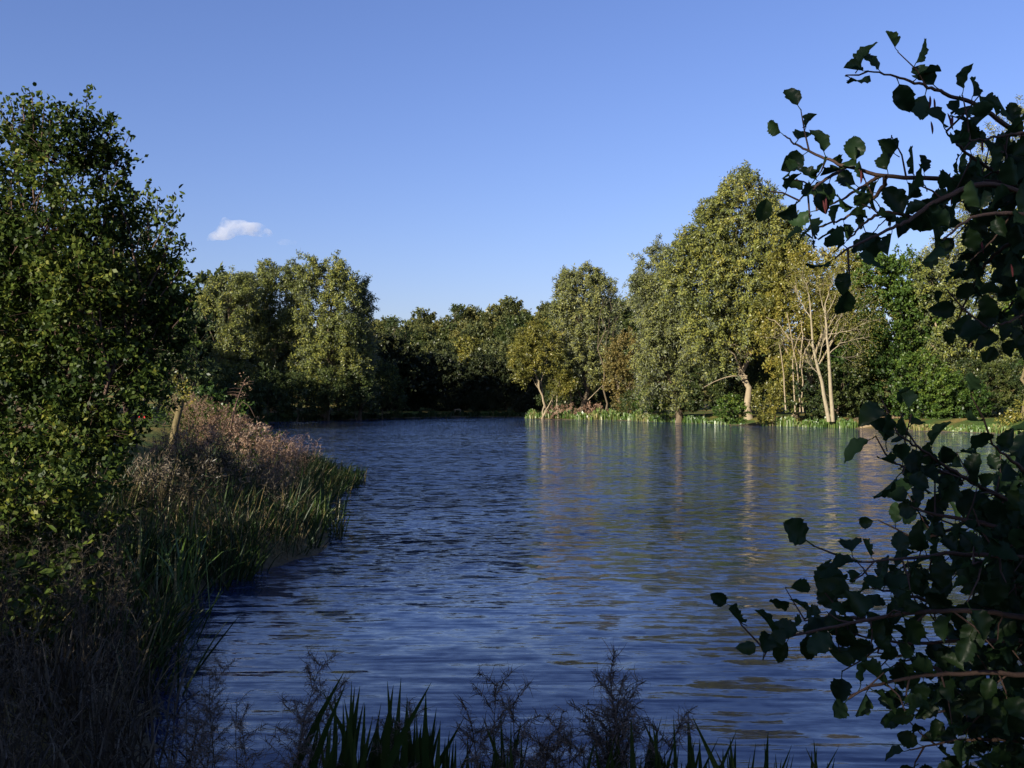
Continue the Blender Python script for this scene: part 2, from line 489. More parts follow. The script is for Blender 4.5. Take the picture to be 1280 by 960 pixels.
W_ = dict(droop=.35, up=.15, spray=.9, per=26)
# --- right bank
tree('willow_tree', 'tallest willow with a domed olive crown and forked pale trunk on the right bank', 'tree', 936, 106,
     [(925, 262, 42, 42), (905, 305, 46, 45), (958, 310, 42, 50), (930, 340, 50, 45), (885, 370, 42, 50), (945, 390, 55, 55), (900, 425, 50, 40), (975, 370, 30, 45), (872, 332, 30, 34), (928, 242, 28, 26), (968, 275, 28, 34), (895, 275, 24, 28), (985, 325, 22, 34), (864, 312, 20, 24), (848, 345, 24, 34), (992, 300, 14, 22)],
     'willow', 'pale_bark', .40, 1.5, .42, .15, 11, trunk_top=(932, 330), tint_bias=.08, **W_)
tree('willow_tree', 'broad grey-green willow whose foliage sweeps down to the water left of the tallest tree', 'tree', 850, 114,
     [(822, 340, 26, 30), (845, 360, 30, 34), (838, 380, 34, 38), (802, 360, 12, 22), (815, 400, 20, 34), (826, 430, 34, 44), (862, 435, 38, 50), (818, 475, 30, 34), (858, 485, 32, 30), (810, 368, 14, 20), (808, 440, 16, 30)],
     'willow_grey', 'bark', .45, 1.5, .42, .13, 12, **W_)
tree('yellow_tree', 'yellowing tree behind the bare pale trunks on the right bank', 'tree', 992, 101,
     [(990, 342, 32, 34), (1022, 334, 34, 30), (1052, 342, 30, 32), (1078, 348, 20, 24), (1000, 390, 38, 40), (975, 420, 28, 40), (1030, 395, 30, 30), (962, 400, 20, 30)],
     'yellowing', 'pale_bark', .3, 1.3, .34, .16, 13, spray=.7, per=22, tint_bias=.05)
tree('maple_tree', 'dense fresh green tree with yellow patches right of the bare pale trunks', 'tree', 1115, 100,
     [(1095, 352, 34, 34), (1130, 350, 32, 34), (1085, 410, 34, 40), (1120, 415, 42, 45), (1080, 460, 34, 40), (1125, 470, 44, 42), (1062, 490, 26, 26), (1150, 400, 30, 40)],
     'green', 'bark', .3, 1.9, .36, .22, 14, spray=.7, per=20, thr=-.4)
tree('willow_tree', 'loose grey-leaved tall willow at the right edge above the alder branches', 'tree', 1310, 98,
     [(1268, 170, 36, 42), (1235, 225, 36, 38), (1285, 240, 50, 60), (1215, 275, 32, 32), (1255, 300, 44, 44), (1190, 320, 30, 26), (1225, 345, 44, 34), (1170, 335, 20, 22), (1330, 180, 40, 70), (1320, 300, 50, 60)],
     'willow_grey', 'bark', .30, 1.3, .36, .12, 15, droop=.3, up=.2, spray=.9, per=22, thr=-.3, tint_bias=.05)
tree('willow_tree', 'middle-height olive willow on the right bank between the green tree and the frame edge', 'tree', 1190, 98,
     [(1165, 350, 34, 38), (1200, 360, 36, 38), (1170, 430, 36, 40), (1215, 430, 40, 36), (1250, 400, 40, 44), (1290, 420, 40, 50), (1180, 470, 30, 30), (1262, 446, 34, 20)],
     'willow', 'pale_bark', .32, 1.5, .38, .15, 16, **W_)
tree('sycamore_tree', 'green tree with a thin leaning yellow trunk at the right edge of the photo', 'tree', 1279, 84,
     [(1300, 400, 40, 40), (1290, 370, 30, 34), (1330, 430, 40, 50), (1310, 350, 40, 40)],
     'green', 'mossy', .22, 1.3, .36, .2, 17, spray=.7, per=18, trunk_top=(1285, 380))
tree('evergreen_bush', 'big dark glossy bush hanging over the water right of the wooden platform', 'bush', 1185, 90,
     [(1150, 470, 30, 28), (1175, 490, 34, 28), (1205, 500, 28, 26), (1160, 512, 28, 18), (1195, 520, 28, 14), (1140, 500, 18, 20)],
     'green', 'bark', .12, 3.0, .30, .17, 18, spray=.45, per=18, thr=-.5)
tree('shore_bush', 'dark hollow-looking bush below the willow near the right edge', 'bush', 1248, 93,
     [(1235, 480, 24, 26), (1262, 478, 24, 28), (1240, 508, 30, 14), (1285, 490, 22, 26), (1215, 470, 18, 24)],
     'dark_green', 'bark', .1, 2.6, .28, .15, 190, spray=.5, per=16)
tree('shore_bush', 'ragged olive bush at the waterline at the right edge under the thin trunk', 'bush', 1278, 80,
     [(1278, 515, 14, 14), (1262, 525, 12, 8), (1300, 520, 20, 14)],
     'yellowing', 'bark', .05, 4, .2, .1, 191, spray=.4, per=16, tint_bias=-.1)
tree('evergreen_bush', 'dark green bush directly behind the feet of the twin pale trunks', 'bush', 1045, 98,
     [(1010, 480, 24, 28), (1055, 470, 28, 34), (1075, 500, 24, 18), (1020, 505, 28, 16), (990, 500, 14, 16)],
     'dark_green', 'bark', .12, 3.0, .30, .17, 19, spray=.45, per=18, tint_bias=.1)
tree('round_bush', 'round dark bush at the waterside in front of the forked willow trunk', 'bush', 915, 98,
     [(905, 513, 13, 14), (922, 515, 14, 13), (914, 504, 12, 10)],
     'green', 'bark', .06, 5.0, .22, .13, 20, spray=.3, per=18)
tree('round_bush', 'tangled brownish bush just right of the forked willow trunk', 'bush', 962, 99,
     [(960, 500, 18, 18), (975, 485, 18, 22), (955, 518, 12, 8), (985, 470, 14, 24)],
     'yellowing', 'bark', .06, 3.0, .26, .12, 21, spray=.5, per=18, tint_bias=-.12)
tree('green_bush', 'leafy green bush overhanging the bank under the broad grey willow', 'bush', 838, 116,
     [(830, 500, 20, 16), (850, 505, 18, 14), (810, 500, 16, 16), (868, 500, 10, 12)],
     'green', 'bark', .06, 3.0, .28, .14, 22, spray=.4, per=18, tint_bias=.1)
tree('orange_tree', 'small rusty-leaved tree between the middle willows and the broad grey willow', 'tree', 787, 131,
     [(785, 440, 16, 28), (775, 475, 18, 24), (798, 478, 16, 26), (790, 505, 22, 12), (770, 450, 12, 20)],
     'orange', 'bark', .16, 1.8, .34, .18, 23, spray=.7, per=20)
# --- middle group on the spit
tree('willow_tree', 'tall grey willow with a twin-topped crown in the middle of the far bank', 'tree', 728, 137,
     [(735, 352, 24, 18), (710, 362, 14, 22), (748, 372, 22, 28), (722, 395, 34, 34), (705, 430, 30, 34), (745, 420, 30, 38), (725, 460, 36, 30), (700, 470, 22, 24), (752, 460, 20, 26)],
     'willow_grey', 'bark', .42, 1.25, .48, .15, 24, **W_)
tree('leaning_willow', 'tan willow with a pale curved trunk leaning left over the reeds', 'tree', 683, 134,
     [(655, 440, 20, 18), (668, 420, 22, 20), (685, 445, 22, 26), (650, 460, 16, 14), (700, 480, 16, 14)],
     'yellowing', 'pale_bark', .24, 1.6, .40, .13, 25, droop=.35, up=.1, spray=.8, per=22, tint_bias=-.10, trunk_top=(666, 446))
tree('birch_tree', 'thin birch with a straight pale trunk and almost bare crown right of the middle willow', 'tree', 757, 135,
     [(765, 365, 16, 18), (778, 385, 16, 14), (762, 400, 14, 22)],
     'willow_grey', 'bark', .14, .7, .3, .12, 26, spray=.8, per=10, sub=9, trunk_top=(762, 372))
tree('oak_tree', 'dark rounded oak behind the thin birch', 'tree', 775, 172,
     [(775, 405, 24, 26), (760, 390, 18, 18), (785, 430, 20, 24), (765, 440, 24, 20)],
     'dark_green', 'bark', .4, .9, .6, .35, 27, spray=1.0, per=20)
# --- left group
tree('willow_tree', 'loose yellow-green willow nearest the dark left tree, with bare twigs at its top', 'tree', 288, 124,
     [(288, 362, 22, 20), (286, 392, 26, 30), (292, 430, 28, 34), (282, 465, 24, 26), (262, 372, 12, 18), (310, 372, 12, 22)],
     'willow', 'bark', .36, 1.1, .42, .14, 28, thr=-.35, sub=9, **W_)
tree('willow_tree', 'narrow upright willow between the two bigger ones in the left group', 'tree', 342, 130,
     [(330, 355, 15, 20), (350, 352, 16, 24), (368, 356, 14, 24), (372, 400, 18, 40), (310, 380, 16, 34), (330, 400, 20, 32), (352, 410, 22, 34), (340, 450, 26, 36), (335, 485, 26, 20)],
     'willow', 'pale_bark', .34, 1.3, .42, .14, 29, tint_bias=-.05, **W_)
tree('willow_tree', 'largest willow of the left group with a rounded yellow-green top', 'tree', 405, 128,
     [(408, 345, 24, 24), (385, 352, 20, 28), (430, 365, 20, 26), (398, 395, 30, 34), (432, 405, 26, 38), (410, 440, 38, 38), (385, 470, 26, 32), (440, 455, 20, 34), (415, 485, 34, 22)],
     'willow', 'bark', .5, 1.35, .44, .15, 30, tint_bias=.03, **W_)
tree('grey_willow', 'slim grey willow forming the right edge of the left group', 'tree', 452, 131,
     [(455, 378, 12, 20), (450, 410, 16, 28), (456, 445, 14, 30), (450, 480, 18, 28)],
     'willow_grey', 'bark', .26, 1.3, .44, .14, 31, **W_)
rng0 = np.random.default_rng(5)
for i, (u, d, hh) in enumerate([(268, 112, 7), (300, 116, 6), (335, 119, 6.5), (372, 121, 6), (410, 124, 6.5), (446, 128, 7), (478, 138, 8.5)]):
    top = 500 - (hh - 2.6) * F / d
    mid = (top + 520) / 2; rr = (520 - top) / 2
    tree('waterside_shrub', ['dark shrub low on the left shore beside the big left tree', 'second dark waterside shrub from the left under the willows', 'dark shrub below the narrow upright willow',
          'shaded shrub left of the foot of the largest left willow', 'shaded shrub below the largest left willow', 'shaded shrub under the slim grey willow', 'dark tree where the left willows end and the cove begins'][i], 'shrub', u, d,
         [(u, mid - rr * .2, 16, rr * .8), (u - 14, mid + rr * .3, 14, rr * .6), (u + 14, mid + rr * .2, 14, rr * .7)],
         'dark_green', 'bark', .1, 2.2, .34, .16, 40 + i, spray=.6, per=18)

# --- wood on the hill: five crown shapes copied over the slope
def proto_tree(seed, h, rw, mat, name, ll=.62, lw=.36, pine=False):
    rng = np.random.default_rng(seed)
    cl = []
    n = 9
    for i in range(n):
        an = i * 2.4 + rng.random(); q = (i + .5) / n
        zz = h * (.30 + .58 * q); rr = rw * (1 - .75 * q ** 2) * .62
        cl.append((np.array([math.cos(an) * rr, math.sin(an) * rr, zz]), np.array([rw * .46, rw * .46, rw * .38]) * rng.uniform(.8, 1.15)))
    cl.append((np.array([0, 0, h * .5]), np.array([rw * .7, rw * .7, h * .24])))
    if pine:
        cl = [(np.array([rng.normal() * rw * .5, rng.normal() * rw * .5, h * q]), np.array([rw * .4, rw * .4, rw * .14])) for q in np.linspace(.6, 1, 8)]
    a = Acc(); skeleton(a, (0, 0, 0), cl, rng, .28, k=6, sub=3, trunk_top=(0, 0, h * .85))
    b = Acc(); crown(b, cl, 1.0, ll, lw, rng, per=18, spray=.9, up=.35, thr=-.5)
    return a.mesh('trunk', M['bark'], True), b.mesh('crown', M[mat])

protos = [proto_tree(100, 11, 4.6, 'wood_green', 'w0'), proto_tree(101, 13, 5.2, 'wood_green', 'w1'), proto_tree(102, 12, 4.4, 'dark_green', 'w2'),
          proto_tree(103, 14, 5.0, 'dark_green', 'w3'), proto_tree(104, 12, 5.4, 'yellowing', 'w4')]
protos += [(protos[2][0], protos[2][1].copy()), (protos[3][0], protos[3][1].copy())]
for q_ in (5, 6): protos[q_][1].materials[0] = M['shade_green']  # same crowns, shade given by darker leaf colour
def place_proto(k, x, y, s, rz, name, label, group, cat='tree', z=None):
    tr, cr = protos[k]
    z = float(ground_h(x, y)) if z is None else z
    root = empty(name, (x, y, z), label, cat, group)
    root.rotation_euler = (0, 0, rz); root.scale = (s, s, s * 1.0)
    ob('trunk', tr, root); ob('crown', cr, root)
    return root

rng = np.random.default_rng(77)
# the front row round the cove, its leaves coloured dark for shade
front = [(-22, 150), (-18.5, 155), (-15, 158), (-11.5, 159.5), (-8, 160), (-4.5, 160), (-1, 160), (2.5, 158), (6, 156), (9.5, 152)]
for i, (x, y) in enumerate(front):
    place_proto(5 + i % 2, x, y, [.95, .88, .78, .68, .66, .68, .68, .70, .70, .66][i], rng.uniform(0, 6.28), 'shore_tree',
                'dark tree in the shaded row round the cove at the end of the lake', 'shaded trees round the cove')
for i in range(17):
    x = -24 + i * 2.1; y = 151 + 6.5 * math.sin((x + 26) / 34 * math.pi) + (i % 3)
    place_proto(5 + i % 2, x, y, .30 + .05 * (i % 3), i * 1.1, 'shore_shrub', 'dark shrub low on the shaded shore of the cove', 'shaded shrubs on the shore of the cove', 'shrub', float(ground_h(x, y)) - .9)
k = 0
for y in np.arange(172, 262, 8.5):
    for u in np.arange(430, 860, 8.6 * F / y):
        uu = u + rng.uniform(-14, 14); yy = y + rng.uniform(-3, 3)
        x = (uu - 640) / F * yy
        s = rng.uniform(.72, 1.0)
        q = int(rng.choice([0, 1, 0, 1, 2, 3, 4], p=[.2, .2, .1, .15, .15, .12, .08]))
        kind_ = 0 if q < 2 else 1 if q < 4 else 2
        place_proto(q, x, yy, s, rng.uniform(0, 6.28), 'wood_tree',
                    ['olive green rounded tree in the wood covering the hill behind the lake', 'darker green rounded tree in the wood on the hill behind the lake', 'yellowing tree standing out in the wood on the hill behind the lake'][kind_],
                    ['olive trees of the hill wood', 'dark green trees of the hill wood', 'yellowing trees of the hill wood'][kind_])
        k += 1
pm = proto_tree(110, 14, 3.4, 'dark_green', 'pine', .5, .2, True)
for u, d, z0, s, lab in [(490, 190, None, 1.0, 'dark pine with flat layered boughs on the skyline right of the left willows'), (568, 236, None, .9, 'small pine poking above the hill wood near the middle of the skyline')]:
    x = (u - 640) / F * d
    root = empty('pine_tree', (x, d, float(ground_h(x, d))), lab, 'tree')
    root.scale = (s, s, s)
    ob('trunk', pm[0], root); ob('crown', pm[1], root)

# --- trees outside the frame on the left whose shade falls on the far shore and on the camera's own bank
for i, (x, y, s) in enumerate([(-50, 101, 1.35), (-56, 109, 1.45), (-46, 93, 1.3), (-60, 96, 1.5), (-42, 85, 1.15), (-52, 122, 1.5), (-47, 133, 1.5), (-40, 141, 1.4), (-33, 147, 1.3), (-26, 149, 1.05), (-64, 118, 1.5), (-38, 77, .95)]):
    place_proto(i % 4, x, y, s, i * 1.3, 'bank_tree', 'tall tree standing behind the left shore of the lake', 'trees behind the left shore')
for i, (x, y, s) in enumerate([(-8, -9, .60), (-10.5, -6.6, .62), (-13, -4.2, .58), (-5.6, -11.4, .58), (-12, -14, .60), (-16, -10, .64), (-8.8, -15, .56), (-3.5, -9.0, .46), (-14.4, 11.8, .50), (-14.6, 13.6, .30), (-3.0, -13.5, .9)]):  # unseen trees, placed and sized for the shade they cast on the near bank
    place_proto([2, 3, 0, 2][i % 4], x, y, s, i * 2.1, 'shade_tree', 'unseen tree added to shade the near bank', 'unseen trees added to shade the near bank')
# --- trees behind the right bank to close the wood
for i, (x, y, s) in enumerate([(30, 128, 1.2), (40, 122, 1.1), (50, 116, 1.2), (58, 108, 1.2), (64, 98, 1.1), (24, 140, 1.0), (54, 84, .9), (60, 74, 1.0), (36, 112, .85), (46, 108, .85), (54, 98, .8)]):
    place_proto([0, 1, 2, 3][i % 4], x, y, s, i * 1.7, 'bank_tree', 'tree in the background of the right-hand bank', 'trees filling the right bank behind the willows')

# ---------------------------------------------------------------- reusable plant shapes
def ribbon(acc, pts, w, side, T=.5, tw=0.0):
    """flat tapered strip along pts"""
    pts = np.asarray(pts, float); n = len(pts)
    w = np.asarray(w, float)[:, None]
    s = nrm(np.broadcast_to(side, pts.shape) + 0.0)
    V = np.stack([pts - s * w * .5, pts + s * w * .5], 1).reshape(-1, 3)
    i = np.arange(n - 1)[:, None] * 2
    acc.add(V, i + np.array([[0, 1, 3, 2]]), T)

def strips(acc, P, D, N, L, w, curl, T, seg=3):
    """many small curled strips at once"""
    n = len(P); D = nrm(D); S = nrm(np.cross(D, N)); N = np.cross(S, D)
    ts = np.linspace(0, 1, seg + 1)
    pts = []
    for t in ts:
        a_ = curl * t
        safe = np.where(abs(curl) < 1e-3, 1e-3, curl)
        pts.append(P + D * (L * np.sin(a_) / safe)[:, None] + N * (L * (1 - np.cos(a_)) / safe)[:, None])
    V = []
    for t, p in zip(ts, pts):
        ww = (w * (1 - .75 * t))[:, None] * .5
        V += [p - S * ww, p + S * ww]
    V = np.stack(V, 1)
    k = 2 * (seg + 1)
    b = np.arange(n)[:, None, None] * k + (np.arange(seg) * 2)[None, :, None] + np.array([0, 1, 3, 2])[None, None, :]
    acc.add(V.reshape(-1, 3), b.reshape(-1, 4), np.repeat(T, k))

def herb_proto(seed, H=1.15, side=13, per=10, seg=3, sw=1.0):
    r = np.random.default_rng(seed)
    st, hd = Acc(), Acc()
    lean = r.normal(size=2) * .08
    t = np.linspace(0, 1, 8)
    stem = np.stack([lean[0] * t ** 2 * H + .01 * np.sin(t * 9), lean[1] * t ** 2 * H, t * H], 1)
    st.tube(stem, .0045 * (1 - .7 * t), 4, .3)
    for i in range(side):
        q = .45 + .55 * (i + .5) / side
        p = np.array([np.interp(q, t, stem[:, j]) for j in range(3)])
        an = i * 2.4 + r.random() * .6
        ln = (.20 * (1.15 - q) + .07) * r.uniform(.7, 1.3)
        d = nrm(np.array([math.cos(an), math.sin(an), .7 + r.normal() * .3]))
        e = p + d * ln; e2 = e + d * ln * .25 + np.array([0, 0, -.02])
        st.tube([p, (p + e) / 2 + np.array([0, 0, .012]), e, e2], [.0016, .0013, .0010, .0006], 3, .4)
        k = per
        tt = r.random(k)
        P = p + (e - p) * tt[:, None]
        D = nrm(d * .7 + r.normal(size=(k, 3)) * .8 + np.array([0, 0, .3])); N = nrm(r.normal(size=(k, 3)))
        strips(hd, P, D, N, r.uniform(.025, .075, k), sw * r.uniform(.0018, .0042, k), r.uniform(.5, 4.5, k), np.clip(r.normal(.55, .2, k), 0, 1), seg)
    k = 16
    q = r.uniform(.05, .6, k); P = np.stack([np.interp(q, t, stem[:, j]) for j in range(3)], 1)
    an = r.uniform(0, 6.28, k); D = np.stack([np.cos(an), np.sin(an), r.uniform(-.8, .4, k)], 1)
    strips(hd, P, D, np.tile([0, 0, -1.0], (k, 1)) + r.normal(size=(k, 3)) * .3, r.uniform(.06, .12, k), r.uniform(.008, .016, k), r.uniform(.3, 2.5, k), np.clip(r.normal(.3, .15, k), 0, 1))
    return st, hd

def cat_acc(a):
    return np.concatenate(a.V), np.concatenate(a.F), np.concatenate(a.T)

def scatter(acc, protos_, X, Y, Z, S, RZ, rng, tilt=.12, tj=.15, lean=None):
    """joined copies of small prototypes (V, F, T)"""
    k = rng.integers(0, len(protos_), len(X))
    for pi, (V, Fq, T) in enumerate(protos_):
        i = np.where(k == pi)[0]
        if len(i) == 0: continue
        c, s = np.cos(RZ[i])[:, None], np.sin(RZ[i])[:, None]
        x = V[None, :, 0] * c - V[None, :, 1] * s; y = V[None, :, 0] * s + V[None, :, 1] * c; z = np.broadcast_to(V[None, :, 2], x.shape)
        tx, ty = rng.normal(size=(len(i), 1)) * tilt, rng.normal(size=(len(i), 1)) * tilt
        if lean is not None: tx = tx + lean[0]; ty = ty + lean[1]
        x = x + z * tx; y = y + z * ty
        P = np.stack([x, y, z], -1) * S[i][:, None, None] + np.stack([X[i], Y[i], Z[i]], -1)[:, None, :]
        Fa = (Fq[None] + (np.arange(len(i)) * len(V))[:, None, None]).reshape(-1, Fq.shape[1])
        TT = np.clip(T[None] + rng.normal(size=(len(i), 1)) * tj, .02, .98)
        acc.add(P.reshape(-1, 3), Fa, TT.ravel())

def blade(acc, base, H, wd, lean, an, bend, T, seg=5, face=None):
    """one strap leaf with a shallow V section, bending over at the top"""
    t = np.linspace(0, 1, seg + 1)
    hd = np.array([math.cos(an), math.sin(an), 0])
    ang = lean + bend * t ** 2.2
    st = H / seg
    pts = [np.asarray(base, float)]
    for i in range(seg):
        a_ = (ang[i] + ang[i + 1]) / 2
        pts.append(pts[-1] + st * (hd * math.sin(a_) + np.array([0, 0, math.cos(a_)])))
    pts = np.array(pts)
    fa = face if face is not None else an + np.pi / 2
    s = np.array([math.cos(fa), math.sin(fa), 0]); n = np.cross(s, [0, 0, 1.0])
    w = wd * np.array([.75, 1, 1, .92, .62, .04])[:seg + 1] if seg == 5 else wd * np.interp(t, [0, .3, .75, 1], [.7, 1, .75, .04])
    V = np.stack([pts - s * w[:, None] * .5, pts + n * w[:, None] * .14, pts + s * w[:, None] * .5], 1).reshape(-1, 3)
    i = np.arange(seg)[:, None] * 3
    acc.add(V, np.concatenate([i + np.array([[0, 1, 4, 3]]), i + np.array([[1, 2, 5, 4]])]), np.clip(T, .02, .98))

def tuft_proto(seed, n=12, H=.8, wd=.022, spread=.35, bend=1.0, dry=.15, seg=5, rad=.08):
    r = np.random.default_rng(seed); a_ = Acc()
    for i in range(n):
        an = r.uniform(0, 6.28)
        T = r.normal(.38, .14) if r.random() > dry else r.uniform(.85, .98)
        blade(a_, (r.normal() * rad, r.normal() * rad, -.05), H * r.uniform(.55, 1.1), wd * r.uniform(.7, 1.2), abs(r.normal()) * spread, an, r.uniform(0, 1) ** 2 * bend * 1.8, T, seg, r.uniform(0, 6.28))
    return cat_acc(a_)

def shrub_proto(seed, H=.8, n=60, ll=.07, lw=.045):
    """a few arching stems with oval leaves"""
    r = np.random.default_rng(seed); a_ = Acc()
    for i in range(6):
        an = r.uniform(0, 6.28); l_ = H * r.uniform(.6, 1.1)
        t = np.linspace(0, 1, 6)
        hx = .55 * l_ * t ** 1.6
        pts = np.stack([np.cos(an) * hx, np.sin(an) * hx, l_ * (t - .25 * t ** 3)], 1)
        ribbon(a_, pts, .006 * (1 - .6 * t), [-math.sin(an), math.cos(an), 0], .1)
        k = n // 6
        q = r.uniform(.15, 1, k); P = np.stack([np.interp(q, t, pts[:, j]) for j in range(3)], 1)
        D = nrm(r.normal(size=(k, 3)) + np.array([np.cos(an) * .3, np.sin(an) * .3, .1])); N = nrm(r.normal(size=(k, 3)) * .5 + np.array([0, -.2, .9]))
        leaf_quads(a_, P, D, N, ll * r.uniform(.6, 1.2, k), lw * r.uniform(.7, 1.2, k), np.clip(r.normal(.45, .18, k), 0, 1), True, .1)
    return cat_acc(a_)

def in_region(rng, n, x0, x1, y0, y1, smin=.1, smax=99, cond=None):
    X = rng.uniform(x0, x1, n * 3); Y = rng.uniform(y0, y1, n * 3)
    s = lake_sd(X, Y)
    k = (s > smin) & (s < smax)
    if cond is not None: k &= cond(X, Y)
    X, Y = X[k][:n], Y[k][:n]
    return X, Y, ground_h(X, Y)

rng = np.random.default_rng(321)
HERB = [herb_proto(s) for s in (1, 2, 3, 4, 5, 6)]
HERBJ, HERBF = [], []
for s_, h_ in HERB:
    j = Acc(); j.add(*cat_acc(s_)); j.add(*cat_acc(h_)); HERBJ.append(cat_acc(j))
for s_ in range(4):
    a1, a2 = herb_proto(60 + s_, side=9, per=9, seg=2, sw=3.2); a1.add(*cat_acc(a2)); HERBF.append(cat_acc(a1))
TUFT = [tuft_proto(s) for s in range(20, 26)]
TUFT_LOW = [tuft_proto(s, n=9, H=.5, wd=.026, spread=.25, bend=.6, dry=.08, seg=3) for s in range(30, 34)]
TUFT_DEAD = [tuft_proto(s, n=12, H=.75, wd=.013, spread=.55, bend=1.6, dry=.5, seg=5) for s in range(40, 44)]
SHRUB = [shrub_proto(s) for s in range(50, 54)]

def stuff_scatter(name, label, mat, protos_, X, Y, Z, smin, smax, tilt=.12, tj=.15, lean=None, cat=None):
    acc = Acc(); n = len(X)
    scatter(acc, protos_, X, Y, Z, rng.uniform(smin, smax, n), rng.uniform(0, 6.28, n), rng, tilt, tj, lean)
    o = acc.build(name, M[mat])
    tag(o, label, cat, None, 'stuff')
    return o

# tall dry herbs in the sun on the left bank
def clear_view(x, y):
    u = 640 + x / y * F
    return ~((u > 203) & (u < 240) & (y > 16) & (y < 23.2)) & ~((u < 212) & (y > 17)) & (u > 150)
X, Y, Z = in_region(rng, 380, -11, -3.3, 20.5, 36, .4, 6.5, clear_view)
stuff_scatter('dry_herbs', 'pinkish brown tall dry herbs massed on top of the sunlit left bank', 'dry', HERBF, X, Y, Z, .62, .98, tj=.2)
# brown herbs at the bottom left
X, Y, Z = in_region(rng, 190, -6.5, -1.0, 4.3, 11.5, .15, 5, lambda x, y: (abs(x) < y * .56 + .6))
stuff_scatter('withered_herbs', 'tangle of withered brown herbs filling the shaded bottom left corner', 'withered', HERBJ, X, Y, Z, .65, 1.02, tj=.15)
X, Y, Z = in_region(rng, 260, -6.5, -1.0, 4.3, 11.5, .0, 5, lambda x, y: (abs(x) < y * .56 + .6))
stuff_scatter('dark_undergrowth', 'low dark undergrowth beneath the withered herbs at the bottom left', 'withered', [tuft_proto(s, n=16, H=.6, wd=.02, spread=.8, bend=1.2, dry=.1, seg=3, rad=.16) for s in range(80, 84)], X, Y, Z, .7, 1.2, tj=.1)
X, Y, Z = in_region(rng, 130, -8.5, -3.0, 9, 27, .05, 3)
stuff_scatter('withered_undergrowth', 'dull brown dead herbs between the iris tufts on the left bank', 'withered', HERBF, X, Y, Z, .6, 1.0, tj=.12)
X, Y, Z = in_region(rng, 260, -8, -3.0, 12, 25, .0, 3.2)
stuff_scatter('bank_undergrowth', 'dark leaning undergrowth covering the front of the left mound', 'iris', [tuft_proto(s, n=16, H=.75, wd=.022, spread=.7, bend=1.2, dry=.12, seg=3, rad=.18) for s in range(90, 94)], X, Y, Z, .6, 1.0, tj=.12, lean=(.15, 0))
# strap leaves along the water's edge of the left bank
X, Y, Z = in_region(rng, 290, -7, -2.4, 8.5, 36, -.3, 1.0)
stuff_scatter('waterside_sedge', 'dark green strap leaves fringing the edge of the left bank', 'iris', TUFT, X, Y, np.maximum(Z, -.05), .75, 1.15, lean=(.22, 0))
X, Y, Z = in_region(rng, 240, -8.5, -4.6, 28, 38, -.9, 1.3)
stuff_scatter('sedge_point', 'low green sedge covering the tip of the left bank where it juts into the lake', 'iris', TUFT_LOW, X, Y, np.maximum(Z, -.05), 1.0, 1.5, lean=(.15, 0))
X, Y, Z = in_region(rng, 260, -7.5, -2.6, 6.5, 17, -.1, 3.2)
stuff_scatter('dead_grass', 'curled dead grass blades spilling down the left bank', 'dead_shade', TUFT_DEAD, X, Y, np.maximum(Z, -.05), .6, 1.1, tj=.2)
X, Y, Z = in_region(rng, 170, -9, -3.6, 7, 13, .8, 7, lambda x, y: x < -.42 * y + .1)
stuff_scatter('brambles', 'leafy green brambles under the big left tree', 'near_leaf', SHRUB, X, Y, Z, 1.0, 1.8)
X, Y, Z = in_region(rng, 120, -12, -5, 24, 34, 1.5, 9, clear_view)
stuff_scatter('nettles', 'patchy green leafy growth among the dry herbs further along the left bank', 'near_leaf', SHRUB, X, Y, Z, .9, 1.5)
# bank growth round the far shore
def far_strip(name, label, mat, pts, n, width, H, wd, tb, seed, z0=-.1):
    r = np.random.default_rng(seed)
    pts = np.array(pts, float); seg = np.linalg.norm(np.diff(pts, axis=0), axis=1); cum = np.concatenate([[0], np.cumsum(seg)])
    q = r.random(n) * cum[-1]
    X = np.interp(q, cum, pts[:, 0]) + r.normal(size=n) * .15; Y = np.interp(q, cum, pts[:, 1]) + r.random(n) * width
    Z = np.maximum(ground_h(X, Y), -.15)
    Hh = H * r.uniform(.45, 1.1, n) * np.clip(.8 + .35 * np.sin(q * .9 + seed) + .3 * np.sin(q * 2.3 + 1) + .2 * np.sin(q * 6.1), .25, 1.5)
    an = r.uniform(0, np.pi, n); le = r.normal(size=(n, 2)) * .18
    s = np.stack([np.cos(an), np.sin(an), 0 * an], 1) * wd * .5 * r.uniform(.6, 1.3, (n, 1))
    b = np.stack([X, Y, Z], 1)
    mid = b + np.stack([le[:, 0] * Hh * .4, le[:, 1] * Hh * .4, Hh * .6], 1); tip = b + np.stack([le[:, 0] * Hh, le[:, 1] * Hh, Hh], 1)
    V = np.stack([b - s * .8, b + s * .8, mid + s, tip, mid - s], 1)
    acc = Acc()
    i = np.arange(n)[:, None] * 5
    acc.add(V.reshape(-1, 3), np.concatenate([i + np.array([[0, 1, 2, 4]]), i + np.array([[4, 2, 3, 3]])]), np.clip(np.repeat(r.normal(tb, .16, n) + .12 * np.sin(q * 1.7) + .15 * np.sin(q * .6 + seed), 5), .02, .95))
    # last face is a triangle: rebuild as quads with the tip split
    o = acc.build(name, M[mat]); tag(o, label, None, None, 'stuff')
    o.data.validate()
    return o
far_strip('reed_bed', 'bright green reed bed along the foot of the middle willows', 'reed', [(2.2, 143), (3.2, 137.2), (8, 133), (14, 128), (17, 120)], 7000, 2.6, 1.25, .16, .55, 61)
far_strip('reed_fringe', 'patchy reeds under the broad grey willow on the right bank', 'reed', [(17, 120), (20, 112), (24, 103)], 2200, 1.6, .9, .15, .4, 62)
far_strip('reed_clump', 'dense green reeds below the twin pale trunks', 'reed', [(25.4, 100), (28, 96.8), (31.6, 91.5)], 5200, 1.7, 1.15, .12, .5, 63)
